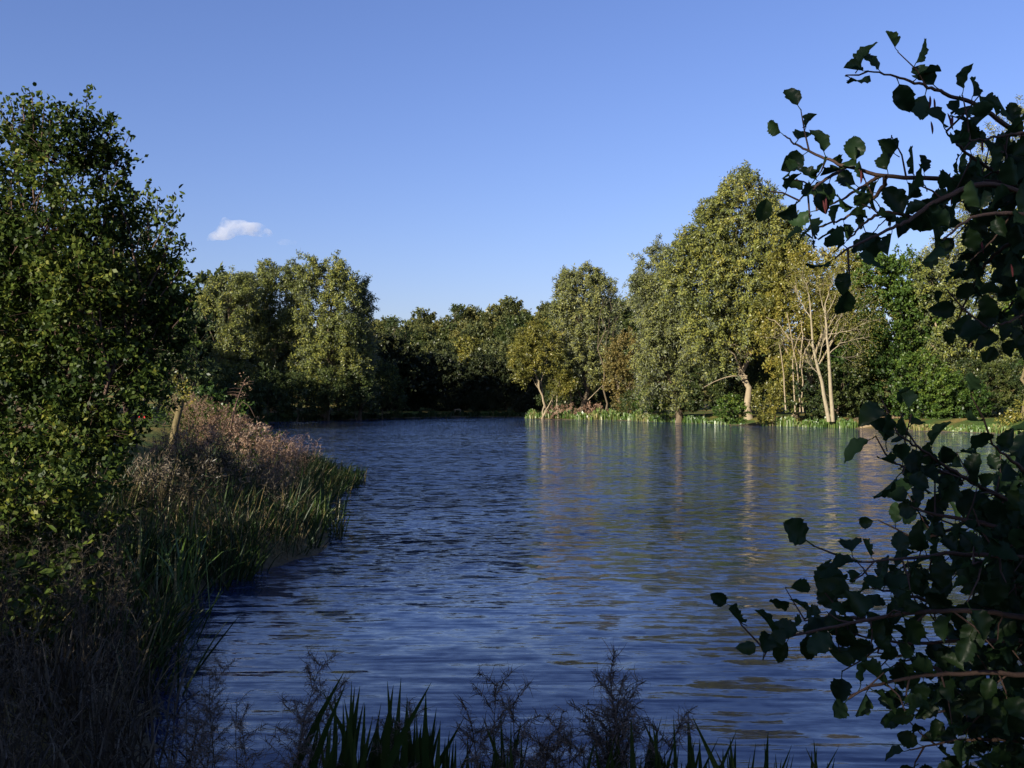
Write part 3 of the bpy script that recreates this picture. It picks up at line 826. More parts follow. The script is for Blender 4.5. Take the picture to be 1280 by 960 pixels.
far_strip('bank_grass', 'grass and brown herbs on the bank at the right edge beneath the thin yellow trunk', 'reed', [(34.3, 84.6), (39, 76), (43, 67)], 3400, 1.8, .6, .12, .62, 64)
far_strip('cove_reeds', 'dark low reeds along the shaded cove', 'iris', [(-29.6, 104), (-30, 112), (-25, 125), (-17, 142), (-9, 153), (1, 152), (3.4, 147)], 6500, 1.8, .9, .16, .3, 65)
far_strip('slope_grass', 'short yellowing grass on the slope beside the wooden platform', 'dead', [(31, 93.5), (37, 92)], 2500, 3.2, .16, .08, .5, 66)

# ---------------------------------------------------------------- left foreground tree
def px_shoots(acc_t, acc_l, shoots, d, rng, off, ll, lw, sp=.05):
    for sh in shoots:
        p = np.array([P3(u, v, d + rng.normal() * .25) for u, v in sh]) - off
        t = np.linspace(0, 1, 8); q = np.linspace(0, 1, len(p))
        pts = np.stack([np.interp(t, q, p[:, j]) for j in range(3)], 1)
        acc_t.tube(pts, .010 * (1 - .8 * t), 4, .4)
        L = np.linalg.norm(pts[-1] - pts[0]); k = int(L / sp * 3.2)
        qq = rng.random(k) ** .8
        P = np.stack([np.interp(qq, t, pts[:, j]) for j in range(3)], 1) + rng.normal(size=(k, 3)) * .045
        D = nrm(rng.normal(size=(k, 3)) + nrm(pts[-1] - pts[0]) * .7); N = nrm(rng.normal(size=(k, 3)))
        leaf_quads(acc_l, P, D, N, ll * rng.uniform(.6, 1.2, k), lw * rng.uniform(.7, 1.2, k), np.clip(rng.normal(.45, .16, k), 0, 1), True, .12)

def near_tree():
    r = np.random.default_rng(900)
    d = 12.3
    bx = -6.6; bz = float(ground_h(bx, d)); off = np.array([bx, d, bz])
    root = empty('sallow_tree', off, 'large many-stemmed leafy green tree cut by the left edge of the photo', 'tree')
    cl = clumps_px([(15, 175, 42, 42, .3), (58, 195, 42, 46, -.2), (105, 185, 32, 42, 0), (132, 212, 24, 28, .1), (55, 290, 76, 75, -.3), (5, 300, 60, 85, .3),
                    (128, 290, 42, 50, 0), (100, 350, 60, 50, -.5), (165, 370, 46, 42, .2), (80, 410, 90, 75, -.2), (10, 430, 75, 95, 0), (195, 340, 24, 32, 0.2), (205, 385, 26, 26, 0.1),
                    (120, 480, 80, 65, -.4), (40, 530, 85, 70, -.3), (190, 440, 40, 38, .2), (215, 415, 24, 24, .1), (100, 560, 64, 44, -.8), (30, 590, 60, 40, -1.2), (60, 630, 70, 36, -2.2), (-10, 650, 60, 40, -2.4), (120, 605, 40, 26, -1.4), (165, 478, 26, 26, 0), (140, 548, 26, 22, -.5), (-50, 300, 60, 160, .5), (-60, 500, 60, 100, .3)], d)
    cl = [(c - off, q) for c, q in cl]
    a_ = Acc()
    for bx2, top in ((0, (60, 160)), (.35, (130, 200)), (-.5, (-20, 200)), (.5, (200, 330))):
        tp = P3(top[0], top[1], d) - off
        tr = curve(np.array([bx2 * .5, r.normal() * .2, -.3]), tp, r, .06, 10, .05)
        a_.tube(tr, .055 * (1 - .85 * np.linspace(0, 1, 10)), 7)
        for c, q in cl:
            if abs(c[0] - tp[0]) < 1.3:
                i = int(np.argmin(abs(tr[:, 2] - c[2] * .6)))
                a_.tube(curve(tr[min(i, 8)], c, r, .1, 6, .1), .016 * (1 - .75 * np.linspace(0, 1, 6)), 5)
                for j in range(6):
                    e = c + nrm(r.normal(size=3) + [0, 0, .5]) * q
                    a_.tube(curve(c, e, r, .12, 4, .1), [.006, .005, .003, .002], 3)
    lv = Acc()
    crown(lv, cl, 36, .070, .042, r, per=22, spray=.18, up=.5, two=False, shell=.2, thr=-.85, nf=2.4, tspread=1.6)
    px_shoots(a_, lv, [[(40, 160), (38, 130), (37, 111)], [(100, 180), (105, 140), (107, 108)], [(75, 160), (70, 140), (68, 128)], [(15, 150), (12, 130), (8, 118)], [(125, 190), (135, 165), (140, 150)],
                       [(140, 210), (152, 185), (160, 167)], [(140, 225), (156, 205), (163, 193)], [(50, 170), (52, 140), (53, 122)], [(120, 180), (122, 150), (120, 138)], [(135, 240), (148, 222), (158, 214)],
                       [(185, 300), (183, 260), (184, 226)], [(190, 310), (208, 275), (219, 242)], [(195, 290), (195, 260), (196, 246)], [(200, 330), (212, 295), (222, 268)], [(200, 350), (222, 320), (226, 296)],
                       [(200, 370), (220, 345), (231, 322)], [(165, 290), (165, 260), (168, 240)], [(205, 390), (228, 370), (238, 348)], [(215, 410), (232, 390), (240, 372)], [(160, 320), (150, 280), (155, 250)], [(170, 310), (178, 280), (176, 252)],
                       [(85, 165), (88, 145), (90, 128)], [(28, 150), (25, 128), (24, 120)], [(205, 330), (206, 300), (210, 285)]], d, r, off, .075, .048)
    a_.build('trunk', M['twig'], root, True)
    tag(lv.build('crown', M['near_leaf'], root), kind='stuff')
near_tree()

tree('dark_thicket_tree', 'dark twiggy tree right behind the big leafy left tree', 'tree', 160, 21,
     [(180, 300, 26, 46), (150, 330, 40, 60), (195, 350, 28, 44), (170, 420, 60, 60), (225, 420, 24, 26), (232, 455, 26, 34), (215, 480, 28, 30)],
     'dark_green', 'twig', .11, 9, .085, .05, 901, spray=.28, per=20, two=False, shell=.2, tint_bias=-.1, sub=8)
tree('hawthorn', 'dark rounded hedge tree standing left of the yellow-green willows', 'tree', 235, 44,
     [(245, 415, 20, 22), (225, 440, 30, 40), (252, 455, 18, 26), (240, 485, 26, 24), (200, 450, 40, 50)],
     'dark_green', 'bark', .12, 3.2, .17, .1, 902, spray=.4, per=18, tint_bias=-.05, sub=8)
tree('bramble_bush', 'low leafy bramble bush behind the dry herbs right of the broken stump', 'bush', 268, 33,
     [(262, 500, 16, 12), (283, 503, 14, 10), (243, 498, 12, 14), (300, 512, 10, 7)],
     'green', 'twig', .02, 9, .12, .075, 903, spray=.25, per=14, shell=.3)
tree('ivy_bush', 'olive bush with sparse leaves just behind the broken stump', 'bush', 205, 30,
     [(200, 485, 18, 14), (222, 475, 16, 14), (182, 495, 12, 10), (240, 505, 14, 12)],
     'yellowing', 'twig', .02, 7, .10, .06, 904, spray=.25, per=12, shell=.3, tint_bias=-.15)

# ---------------------------------------------------------------- small things on the left bank
def stump():
    d = 23.0
    base = P3(216, 548, d); off = np.array([base[0], d, float(ground_h(base[0], d))])
    root = empty('broken_stump', off, 'leaning broken tree stump with an ivy tuft at its head, standing in the dry herbs', 'stump')
    r = np.random.default_rng(4); a_ = Acc()
    pts = np.array([P3(213, 575, d), P3(217, 550, d), P3(220, 530, d), P3(224, 514, d), P3(227, 503, d), P3(228, 499, d)]) - off
    a_.tube(pts, [.12, .09, .08, .072, .065, .02], 9)
    a_.tube(np.array([P3(222, 520, d), P3(215, 512, d), P3(213, 508, d)]) - off, [.03, .022, .012], 5)
    a_.build('trunk', M['mossy'], root, True)
    b = Acc(); crown(b, [(P3(229, 497, d) - off, np.array([.12, .12, .09])), (P3(232, 486, d) - off, np.array([.10, .10, .13]))], 60, .06, .04, r, per=12, spray=.1, shell=.2)
    b.build('ivy', M['yellowing'], root)
stump()

def dead_branch():
    d = 25.0
    base = P3(286, 545, d); off = np.array([base[0], d, float(ground_h(base[0], d))])
    root = empty('dead_branch', off, 'bare twiggy branch leaning up out of the dry herbs right of the stump', 'branch')
    r = np.random.default_rng(6); a_ = Acc()
    main = np.array([P3(286, 550, d), P3(290, 525, d), P3(295, 505, d), P3(301, 488, d), P3(307, 474, d)]) - off
    a_.tube(main, [.03, .026, .02, .014, .006], 5)
    for i in range(26):
        q = r.uniform(.35, .98); p = np.array([np.interp(q, np.linspace(0, 1, 5), main[:, j]) for j in range(3)])
        dd = nrm(r.normal(size=3) * [1, .6, .6] + [.3, 0, .25]) * r.uniform(.08, .32)
        a_.tube([p, p + dd * .5 + [0, 0, .02], p + dd], [.008, .006, .003], 3)
    arch = np.array([P3(296, 512, d), P3(303, 502, d), P3(312, 508, d), P3(319, 522, d)]) - off
    a_.tube(arch, [.012, .010, .008, .005], 4)
    a_.build('stem', M['twig'], root)
    b = Acc(); P = np.array([main[3] * .7 + main[4] * .3]) + r.normal(size=(40, 3)) * [.10, .08, .22]
    leaf_quads(b, P, r.normal(size=(40, 3)), r.normal(size=(40, 3)), .05, .025, r.uniform(.3, .9, 40))
    b.build('withered_leaves', M['dry'], root)
dead_branch()

def rose():
    d = 29.0
    x = (190 - 640) / F * d; z = float(ground_h(x, d))
    root = empty('flowering_shrub', (x, d, z), 'small shrub with a few bright red blooms on the green patch behind the left tree', 'shrub')
    r = np.random.default_rng(8)
    b = Acc(); crown(b, [(np.array([0, 0, .22]), np.array([.35, .3, .22]))], 30, .07, .045, r, per=12, spray=.12, shell=.3)
    b.build('foliage', M['green'], root)
    m, nt, n, l, out = base_mat('red_petal'); df = n.new('ShaderNodeBsdfPrincipled'); df.inputs['Base Color'].default_value = (.62, .012, .03, 1); df.inputs['Roughness'].default_value = .6
    l.new(df.outputs[0], out.inputs['Surface'])
    me = None
    for u, v in [(186.5, 525), (190, 521), (193, 523.5), (188, 528), (194, 527), (181, 519), (178, 523)]:
        if me is None:
            pa = Acc(); k = 10
            an = np.arange(k) * 2.4; el = np.linspace(.2, 1.2, k)
            D = np.stack([np.cos(an) * np.cos(el), np.sin(an) * np.cos(el), np.sin(el)], 1)
            leaf_quads(pa, D * .01, D, np.stack([-np.sin(an), np.cos(an), 0 * an + .3], 1), .045, .05, np.full(k, .5), True)
            me = pa.mesh('bloom', m)
        p = P3(u, v, d)
        ob('bloom', me, root, (p[0] - x, -.3, max(p[2] - z, .25)))
rose()

# ---------------------------------------------------------------- far bank details
for i, (u, v, ru, rv, d, lab) in enumerate([
        (215, 562, 20, 14, 19.5, 'russet herb clump nearest the big left tree'), (252, 548, 22, 14, 21, 'russet herb clump just in front of the broken stump'),
        (278, 532, 26, 14, 24, 'highest russet herb clump, at the foot of the bare leaning branch'), (312, 548, 24, 17, 24, 'russet herb clump facing the water, halfway along the mound'),
        (268, 572, 26, 18, 19.5, 'russet herb clump coloured dark for shade, low on the front of the mound'), (345, 563, 20, 14, 26, 'last russet herb clump before the sedge point'),
        (300, 590, 26, 20, 19.5, 'shaded herb clump above the strap leaves'), (242, 600, 28, 22, 16.5, 'herb clump coloured dark brown for shade behind the arching iris tuft'), (190, 590, 22, 18, 16, 'herb clump with shade in its brown colour under the edge of the big left tree'),
        (345, 598, 20, 16, 21.5, 'dim herb clump at the crook of the bank')]):
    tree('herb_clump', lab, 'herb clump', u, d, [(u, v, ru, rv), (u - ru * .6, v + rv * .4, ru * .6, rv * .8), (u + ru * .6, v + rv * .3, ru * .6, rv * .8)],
         'dry' if i in (0, 1, 2, 3, 5) else 'withered', 'twig', .012, 34, .085, .018, 500 + i, group='herb clumps on the left bank', spray=.16, per=13, shell=.45, up=.9, sub=8, tint_bias=0 if i in (0, 1, 2, 3, 5) else .05, tspread=1.5)  # lower clumps take the darker withered colour in place of shade
for u, v, ru, rv, d, lab in [(880, 485, 26, 26, 112, 'dark shrub in the gap left of the forked willow trunk'), (955, 480, 24, 28, 112, 'dark shrub in the gap right of the forked willow trunk'), (915, 480, 22, 26, 116, 'dark shrub right behind the forked willow trunk'),
                        (1060, 500, 26, 18, 106, 'dark shrub behind the slope next to the platform'), (800, 500, 22, 14, 126, 'dark shrub behind the reeds left of the broad grey willow'), (720, 495, 40, 16, 146, 'dark shrub behind the slim white stems')]:
    tree('backing_shrub', lab, 'shrub', u, d, [(u, v, ru, rv), (u - ru * .7, v + rv * .3, ru * .6, rv * .7), (u + ru * .7, v + rv * .3, ru * .6, rv * .7)],
         'dark_green', 'bark', .06, 2.2, .3, .16, int(u), spray=.5, per=14)
def pale_twins():
    d = 93.0; r = np.random.default_rng(31)
    x = (1038 - 640) / F * d; off = np.array([x, d, float(ground_h(x, d))])
    root = empty('bare_ash', off, 'nearly leafless tree with two slender cream trunks on the right bank', 'tree')
    def L(pts, r0, r1, acc, k=6, T=.5):
        p = np.array([P3(u, v, d + (q[0] if q else 0)) for u, v, *q in pts]) - off
        t = np.linspace(0, 1, 10); q = np.linspace(0, 1, len(p))
        pp = np.stack([np.interp(t, q, p[:, j]) for j in range(3)], 1); pp[1:-1] += r.normal(size=(8, 3)) * .035
        acc.tube(pp, r0 + (r1 - r0) * t, k); return pp
    ends = []
    a_ = Acc(); s1 = L([(1036, 527), (1031, 497), (1025, 468), (1018, 440), (1015, 410), (1013, 378)], .20, .06, a_, 8); a_.build('trunk', M['white_bark'], root, True)
    b_ = Acc(); s2 = L([(1041, 527), (1039, 495), (1037, 460), (1035, 430), (1033, 405), (1032, 380)], .20, .07, b_, 8); b_.build('trunk', M['white_bark'], root, True)
    c_ = Acc()
    for pts in ([(1023, 452), (1030, 425), (1033, 398)], [(1037, 442), (1052, 428, -1), (1086, 421, -3)], [(1036, 430), (1058, 405, 1), (1080, 384, 2)], [(1034, 412), (1050, 386, -1), (1061, 362, -2)],
                [(1033, 400), (1027, 372, 1), (1022, 348, 2)], [(1032, 380), (1038, 360), (1046, 342)], [(1013, 378), (1010, 360), (1004, 345)], [(1017, 425), (990, 424, -1), (962, 422, -2)], [(1036, 445), (1060, 447, 2), (1082, 440, 3)],
                [(1035, 418), (1062, 414, -2), (1088, 402, -4)], [(1035, 425), (1048, 400, -1), (1072, 372, -3)], [(1015, 400), (1003, 380, 1), (996, 362, 2)], [(1026, 470), (1015, 458), (1008, 452)], [(1033, 395), (1043, 375), (1052, 350)]):
        p = L(pts, .055, .018, c_, 5)
        for j in range(16):
            i = r.integers(3, 10); e = p[i] + nrm(nrm(p[-1] - p[0]) + r.normal(size=3) * .7 + [0, 0, .2]) * r.uniform(.8, 2.4)
            c_.tube(curve(p[i], e, r, .12, 4, .1), [.020, .016, .011, .006], 3); ends.append(e)
    c_.build('branches', M['white_bark'], root)
    e = np.array(ends); k = 34
    P = np.repeat(e, k, 0) + r.normal(size=(len(e) * k, 3)) * .55
    lv = Acc(); leaf_quads(lv, P, r.normal(size=P.shape), r.normal(size=P.shape), .16, .08, np.clip(r.normal(.3, .15, len(P)), 0, 1))
    tag(lv.build('sparse_leaves', M['yellowing'], root), kind='stuff')
pale_twins()

def slender():
    d = 97.0; r = np.random.default_rng(32)
    x = (998 - 640) / F * d; off = np.array([x, d, float(ground_h(x, d))])
    root = empty('slender_tree', off, 'cluster of thin yellowish stems left of the twin cream trunks', 'tree')
    me_n = 0
    for pts in ([(1000, 515), (998, 480), (994, 445), (987, 410), (984, 390)], [(994, 515), (992, 470), (990, 440), (1002, 415)], [(1004, 515), (1002, 470), (1006, 440), (1013, 424)], [(982, 512), (981, 480), (978, 450), (974, 430)], [(987, 424), (975, 405), (958, 396)], [(1000, 460), (1004, 420), (1001, 400)]):
        a_ = Acc(); p = np.array([P3(u, v, d) for u, v in pts]) - off
        t = np.linspace(0, 1, 8); q = np.linspace(0, 1, len(p)); pp = np.stack([np.interp(t, q, p[:, j]) for j in range(3)], 1); pp[1:-1] += r.normal(size=(6, 3)) * .05
        a_.tube(pp, .085 * (1 - .6 * t), 6); a_.build('stem', M['pale_bark'], root, True)
slender()

def fallen(pts, d, r0, name, label, mat='pale_bark'):
    off = P3(pts[0][0], pts[0][1], d)
    a_ = Acc(); p = np.array([P3(u, v, d) for u, v in pts]) - off
    t = np.linspace(0, 1, 8); q = np.linspace(0, 1, len(p)); pp = np.stack([np.interp(t, q, p[:, j]) for j in range(3)], 1)
    a_.tube(pp, r0 * (1 - .6 * t), 6)
    o = a_.build(name, M[mat], None, True, off); tag(o, label, 'branch')
fallen([(934, 470), (912, 470), (895, 476), (880, 484)], 105.6, .08, 'low_bough', 'pale bough reaching down to the left from the forked willow trunk')
fallen([(790, 505), (758, 470), (744, 488), (740, 500)], 133, .01, 'twig', 'thin twig beside the middle birch') if False else None
fallen([(735, 500), (745, 490), (755, 480)], 132, .07, 'leaning_bough', 'pale bough leaning to the right under the middle willow')

for i, (u, tv) in enumerate([(680, 488), (693, 486), (700, 492), (706, 490), (714, 488)]):
    d = 136.0 + (i % 2) * 1.5; r = np.random.default_rng(60 + i)
    x = (u - 640) / F * d; off = np.array([x, d, float(ground_h(x, d))])
    root = empty('young_birch', off, ['slim white stem nearest the leaning tan willow', 'tallest thin white stem under the middle willows', 'third thin white stem from the left under the middle willows',
                 'fourth thin white stem from the left under the middle willows', 'rightmost thin white stem under the middle willows'][i], 'tree', 'thin white stems under the middle willows')
    h = EYE - (tv - 500) / F * d - off[2] + 2.2
    a_ = Acc(); a_.tube(curve(np.array([0, 0, -.2]), np.array([r.normal() * .3, 0, h]), r, .03, 7, 0), np.linspace(.13, .06, 7), 6); a_.build('trunk', M['white_bark'], root, True)
    b = Acc(); crown(b, [(np.array([0, 0, h + .6]), np.array([1.3, 1.2, 1.2]))], 2.2, .3, .12, r, spray=.5, per=14, droop=.3); b.build('crown', M['willow_grey'], root)

for i, (u, v, ru, rv) in enumerate([(692, 514, 8, 6), (712, 513, 11, 7), (741, 513, 12, 8), (757, 517, 6, 4)]):
    tree('rusty_willowherb', ['small rusty pink herb patch at the foot of the leaning tan willow', 'rusty pink herb patch in the middle of the reed bed', 'largest rusty pink herb patch, below the middle willow', 'smallest rusty pink patch beside the birch foot'][i],
         'herb patch', u, 134.5, [(u, v, ru, rv)], 'dry', 'twig', .02, 5, .22, .09, 70 + i, group='rusty herb patches on the far bank', spray=.35, per=18, tint_bias=.3)

def wood_box(acc, x0, x1, y0, y1, z0, z1):
    V = np.array([(x, y, z) for x in (x0, x1) for y in (y0, y1) for z in (z0, z1)])
    acc.add(V, [[0, 1, 3, 2], [4, 6, 7, 5], [0, 4, 5, 1], [2, 3, 7, 6], [0, 2, 6, 4], [1, 5, 7, 3]])
M['timber'] = noise_mat('weathered_timber', [(.12, .09, .05), (.24, .18, .11), (.34, .27, .17)], 5, .85, .4, (1, 1, 6))

def platform():
    p = np.array([32.0, 91.2, 0.0])
    root = empty('fishing_platform', p, 'low wooden fishing platform built into the right bank beside the slope', 'platform')
    root.rotation_euler = (0, 0, R(-24))
    for i in range(3):
        a_ = Acc(); wood_box(a_, -.1, 2.55, -.05, .0, .02 + i * .19, .19 + i * .19); a_.build('front_board', M['timber'], root)
    for i in range(6):
        a_ = Acc(); wood_box(a_, -.1, 2.55, .02 + i * .24, .24 + i * .24, .57, .62); a_.build('deck_board', M['timber'], root)
    for x in (-.05, 1.1, 2.4):
        a_ = Acc(); wood_box(a_, x, x + .12, -.15, -.06, -.6, .70); a_.build('post', M['timber'], root)
platform()
def bench():
    d = 153.6; x = (572 - 640) / F * d
    root = empty('bench', (x, d, float(ground_h(x, d))), 'tiny pale bench on the dark shore of the cove', 'bench')
    for z, y, n_ in ((.45, 0, 'seat'), (.75, .22, 'backrest')):
        a_ = Acc(); wood_box(a_, -.5, .5, y, y + (.3 if n_ == 'seat' else .05), z, z + (.05 if n_ == 'seat' else .2)); a_.build(n_, M['timber'], root)
    for sx in (-.45, .38):
        a_ = Acc(); wood_box(a_, sx, sx + .07, .18, .26, 0, .9); a_.build('leg', M['timber'], root)
bench()

# ---------------------------------------------------------------- iris clumps at the camera's feet
def blade_variants():
    out = []
    r = np.random.default_rng(12)
    for i in range(6):
        a_ = Acc(); t = np.linspace(0, 1, 8)
        bx = [.03, .09, -.08, .24, -.22, .40][i]
        pts = np.stack([bx * t ** 2.2 + .015 * np.sin(t * 5 + i), .03 * np.sin(t * 3 + i), t - (.08 * abs(bx) * 3) * t ** 4], 1)
        w = np.interp(t, [0, .15, .6, .85, .96, 1], [.022, .026, .027, .020, .009, .001])
        tw = .5 * t * (1 if i % 2 else -1)
        s = np.stack([np.cos(tw), np.sin(tw), 0 * t], 1); n_ = np.stack([-np.sin(tw), np.cos(tw), 0 * t], 1)
        V = np.stack([pts - s * w[:, None] * .5, pts + n_ * w[:, None] * .10, pts + s * w[:, None] * .5], 1).reshape(-1, 3)
        k = np.arange(7)[:, None] * 3
        a_.add(V, np.concatenate([k + np.array([[0, 1, 4, 3]]), k + np.array([[1, 2, 5, 4]])]), np.repeat(np.clip(.30 + .12 * r.normal() + .25 * t ** 6, 0, 1), 3))
        out.append(a_.mesh('blade', M['iris']))
    return out
BL = blade_variants()
from mathutils import Euler
clumps_ = [  # label, list of tip pixels
    ('tallest iris clump at the bottom of the photo, with one bright blade up the middle', [(425, 838, 1), (431, 845, 1), (398, 858, -1), (441, 856, 0), (449, 862, 0), (456, 853, 0), (414, 880, 0), (436, 885, 0), (462, 875, 0)], 4.1),
    ('iris clump right beside the tallest one', [(480, 851, 0), (476, 872, 0), (497, 862, 0), (503, 846, 0), (507, 850, 0), (489, 882, 0), (515, 868, 0), (470, 890, 0), (511, 885, 0)], 4.05),
    ('leaning iris clump left of the open water at the bottom', [(531, 853, 1), (540, 863, 0), (527, 878, 0), (548, 880, 0), (534, 892, 0), (557, 900, 0), (575, 893, 1), (565, 905, 0), (590, 912, 1)], 4.0),
    ('low iris clump with dry herbs to its right, bottom centre', [(600, 895, -1), (612, 905, 0), (622, 890, 0), (632, 900, 0), (645, 908, 0), (655, 895, 0), (588, 920, 0), (668, 915, 0)], 3.85),
    ('iris clump between the two tall dry stalks at the bottom', [(738, 895, -1), (750, 902, 0), (761, 890, 0), (769, 888, 0), (775, 892, 0), (757, 905, 0), (783, 908, 0), (745, 915, -1), (765, 910, 0)], 3.8),
    ('broad-bladed iris clump right of the tallest dry stalk', [(798, 892, -1), (806, 900, 0), (812, 898, 0), (822, 884, 0), (828, 895, 0), (833, 908, 0), (816, 915, 0), (805, 920, 0), (842, 912, 0)], 3.8),
    ('iris clump with two upright blades left of the bottom right corner leaves', [(848, 893, 0), (855, 887, 0), (862, 894, -1), (869, 920, 0), (843, 914, 0), (876, 925, 0), (889, 915, 1), (852, 920, 0)], 3.8),
    ('small iris clump with widely spread blades', [(897, 925, 0), (906, 920, 0), (915, 912, 1), (924, 930, 0), (910, 935, 0), (889, 932, -1)], 3.8),
    ('lowest iris clump just left of the alder leaves', [(945, 925, 0), (957, 930, 0), (968, 915, 0), (979, 928, 1), (992, 920, 0), (1003, 932, -1), (1012, 915, 0), (1022, 928, 0), (1032, 920, 1), (985, 935, 0), (1042, 935, 0)], 3.75)]
rb = np.random.default_rng(15)
for lab, tips, d in clumps_:
    cu = np.mean([t[0] for t in tips]); cx = (cu - 640) / F * d
    cz = max(float(ground_h(cx, d)), -.12) - .04
    root = empty('iris_clump', (cx, d, cz), lab, 'iris clump', 'iris clumps at the near waterline')
    allt = [(u, v, s, 0) for u, v, s in tips] + [(u + rb.normal() * 10, v + rb.uniform(18, 60), 0, 1) for u, v, s in tips for _ in range(3)]
    for u, v, s, extra in allt:
        dd = d + rb.normal() * .12
        tip = P3(u, v, dd)
        k = {1: 3, -1: 4, 0: int(rb.integers(0, 3))}[s]
        bxk = [.03, .09, -.08, .24, -.22, .40][k]
        lean = (tip[0] - cx) * .5 / 1.2 - bxk * .35 + rb.normal() * .04
        h = (tip[2] - cz) / ((1 - .24 * abs(bxk)) * math.cos(lean) - bxk * math.sin(lean))
        wsc = h * rb.uniform(.75, 1.05)
        bx = tip[0] - (bxk * wsc * math.cos(lean) + h * (1 - .24 * abs(bxk)) * math.sin(lean))
        o = ob('blade', BL[k], root, (bx - cx, dd - d, 0))
        o.rotation_euler = Euler((rb.normal() * .03, lean, 0 if s else rb.normal() * .3), 'XYZ')
        o.scale = (wsc, h, h)

# dry willowherb stalks standing singly in front of the water
HM = [(s_.mesh('stem', M['withered']), h_.mesh('seed_head', M['withered'])) for s_, h_ in HERB]
dense = [herb_proto(s, side=22, per=46, sw=.95) for s in (11, 12, 13)]
HM += [(s_.mesh('stem', M['withered']), h_.mesh('seed_head', M['fluff'])) for s_, h_ in dense]
singles = [(793, 850, 3.75, 6, 'tallest dry stalk at the bottom, right of centre'), (742, 853, 3.8, 7, 'bushy dry stalk just left of the tallest one at the bottom'), (340, 852, 4.4, 8, 'dry seed stalk standing against the water at lower left'),
           (378, 868, 4.3, 6, 'full dry seed stalk left of the tallest iris clump'), (355, 885, 4.2, 7, 'shorter dry stalk between two taller ones at lower left'), (272, 835, 5.0, 0, 'thin nodding dry stalk reaching over the ripples at lower left'), (300, 880, 4.7, 1, 'sparse dry stalk below the nodding one'),
           (640, 888, 3.85, 6, 'dry stalk at the bottom centre, left of a bare twig'), (662, 884, 3.9, 8, 'feathery dry stalk at the bottom just right of centre'), (625, 900, 3.8, 7, 'low dry stalk left of bottom centre'), (705, 880, 3.9, 2, 'thin angled dry stalk at the bottom between two bushy ones'),
           (700, 912, 3.75, 7, 'low bushy dry stalk under the thin angled one'), (240, 815, 5.6, 3, 'dry stalk at the edge of the brown tangle by the water'), (420, 905, 4.1, 8, 'dry stalk hidden among the tallest iris blades'), (455, 910, 4.0, 6, 'brown stalk low between the first two iris clumps'),
           (320, 905, 4.4, 6, 'dry stalk in front of the water at the lower left edge of the reeds'), (250, 880, 4.9, 7, 'broad dry stalk left of the sparse one'), (285, 915, 4.5, 8, 'low broad dry stalk at the bottom left'), (215, 800, 6.2, 4, 'upright dry stalk beside the dark bank reflection'), (390, 925, 4.1, 7, 'lowest dry stalk left of the iris blades'), (610, 884, 3.95, 8, 'leftmost stalk of the dry cluster at bottom centre'), (680, 893, 3.8, 6, 'rounded dry stalk between the feathery one and the angled one'), (728, 890, 3.9, 8, 'short dry stalk leaning against the bushy one'), (770, 893, 3.85, 7, 'low stalk between the bushy one and the tallest one'), (815, 908, 3.7, 6, 'low stalk at the right of the tallest one'), (560, 925, 3.9, 8, 'low brown stalk between the leaning iris blades'), (650, 915, 3.7, 7, 'dense low stalk at the very bottom, right of centre'), (225, 850, 5.2, 8, 'dark dry stalk at the right edge of the brown tangle')]
for u, v, d, k, lab in singles:
    tip = P3(u, v, d); gz = max(float(ground_h(tip[0], d)), -.1)
    root = empty('dry_stalk', (tip[0], d, gz - .03), lab, 'dried herb', 'dry seed stalks at the near waterline')
    s = (tip[2] - gz + .03) / 1.15
    root.scale = (min(s, 1.15), min(s, 1.15), s); root.rotation_euler = (0, 0, rb.uniform(0, 6.28))
    ob('stem', HM[k][0], root); tag(ob('seed_head', HM[k][1], root), kind='stuff')
# green iris tufts on the left bank
for i, (u, v, d, H, n_, lab) in enumerate([(165, 690, 12.2, 1.1, 40, 'upright green iris tuft on the left bank, left of the arching one'), (222, 695, 12.4, 1.05, 44, 'green iris tuft with arching pale tips on the left bank'), (240, 665, 14.5, 1.0, 30, 'iris tuft behind the arching one on the left bank'),
                                    (120, 740, 10.2, .75, 16, 'straw-coloured iris tuft low on the left bank'), (400, 668, 19.5, .85, 36, 'yellow-green iris tuft leaning over the water below the tip of the bank'), (375, 660, 22, .75, 22, 'iris tuft left of the one leaning over the water'), (352, 655, 22.5, .7, 20, 'dull green iris tuft in the dark edge of the left bank')]):
    x = (u - 640) / F * d; z = max(float(ground_h(x, d)), -.05)
    root = empty('iris_tuft', (x, d, z), lab, 'iris tuft', 'iris tufts on the left bank')
    r = np.random.default_rng(300 + i)
    mats = {}
    for j in range(n_):
        a_ = Acc(); dr = (.85 if i == 3 else .2)
        blade(a_, (r.normal() * .16, r.normal() * .14, -.05), H * r.uniform(.6, 1.15), .030 * r.uniform(.7, 1.2), abs(r.normal()) * .22, r.uniform(-1.2, 1.2) if i > 3 else r.uniform(0, 6.28), r.uniform(0, 1) ** 2.5 * 2.4,
              r.normal(.55, .12) if r.random() > dr else .95, 5, r.uniform(0, 6.28))
        a_.build('blade', M['reed'], root)

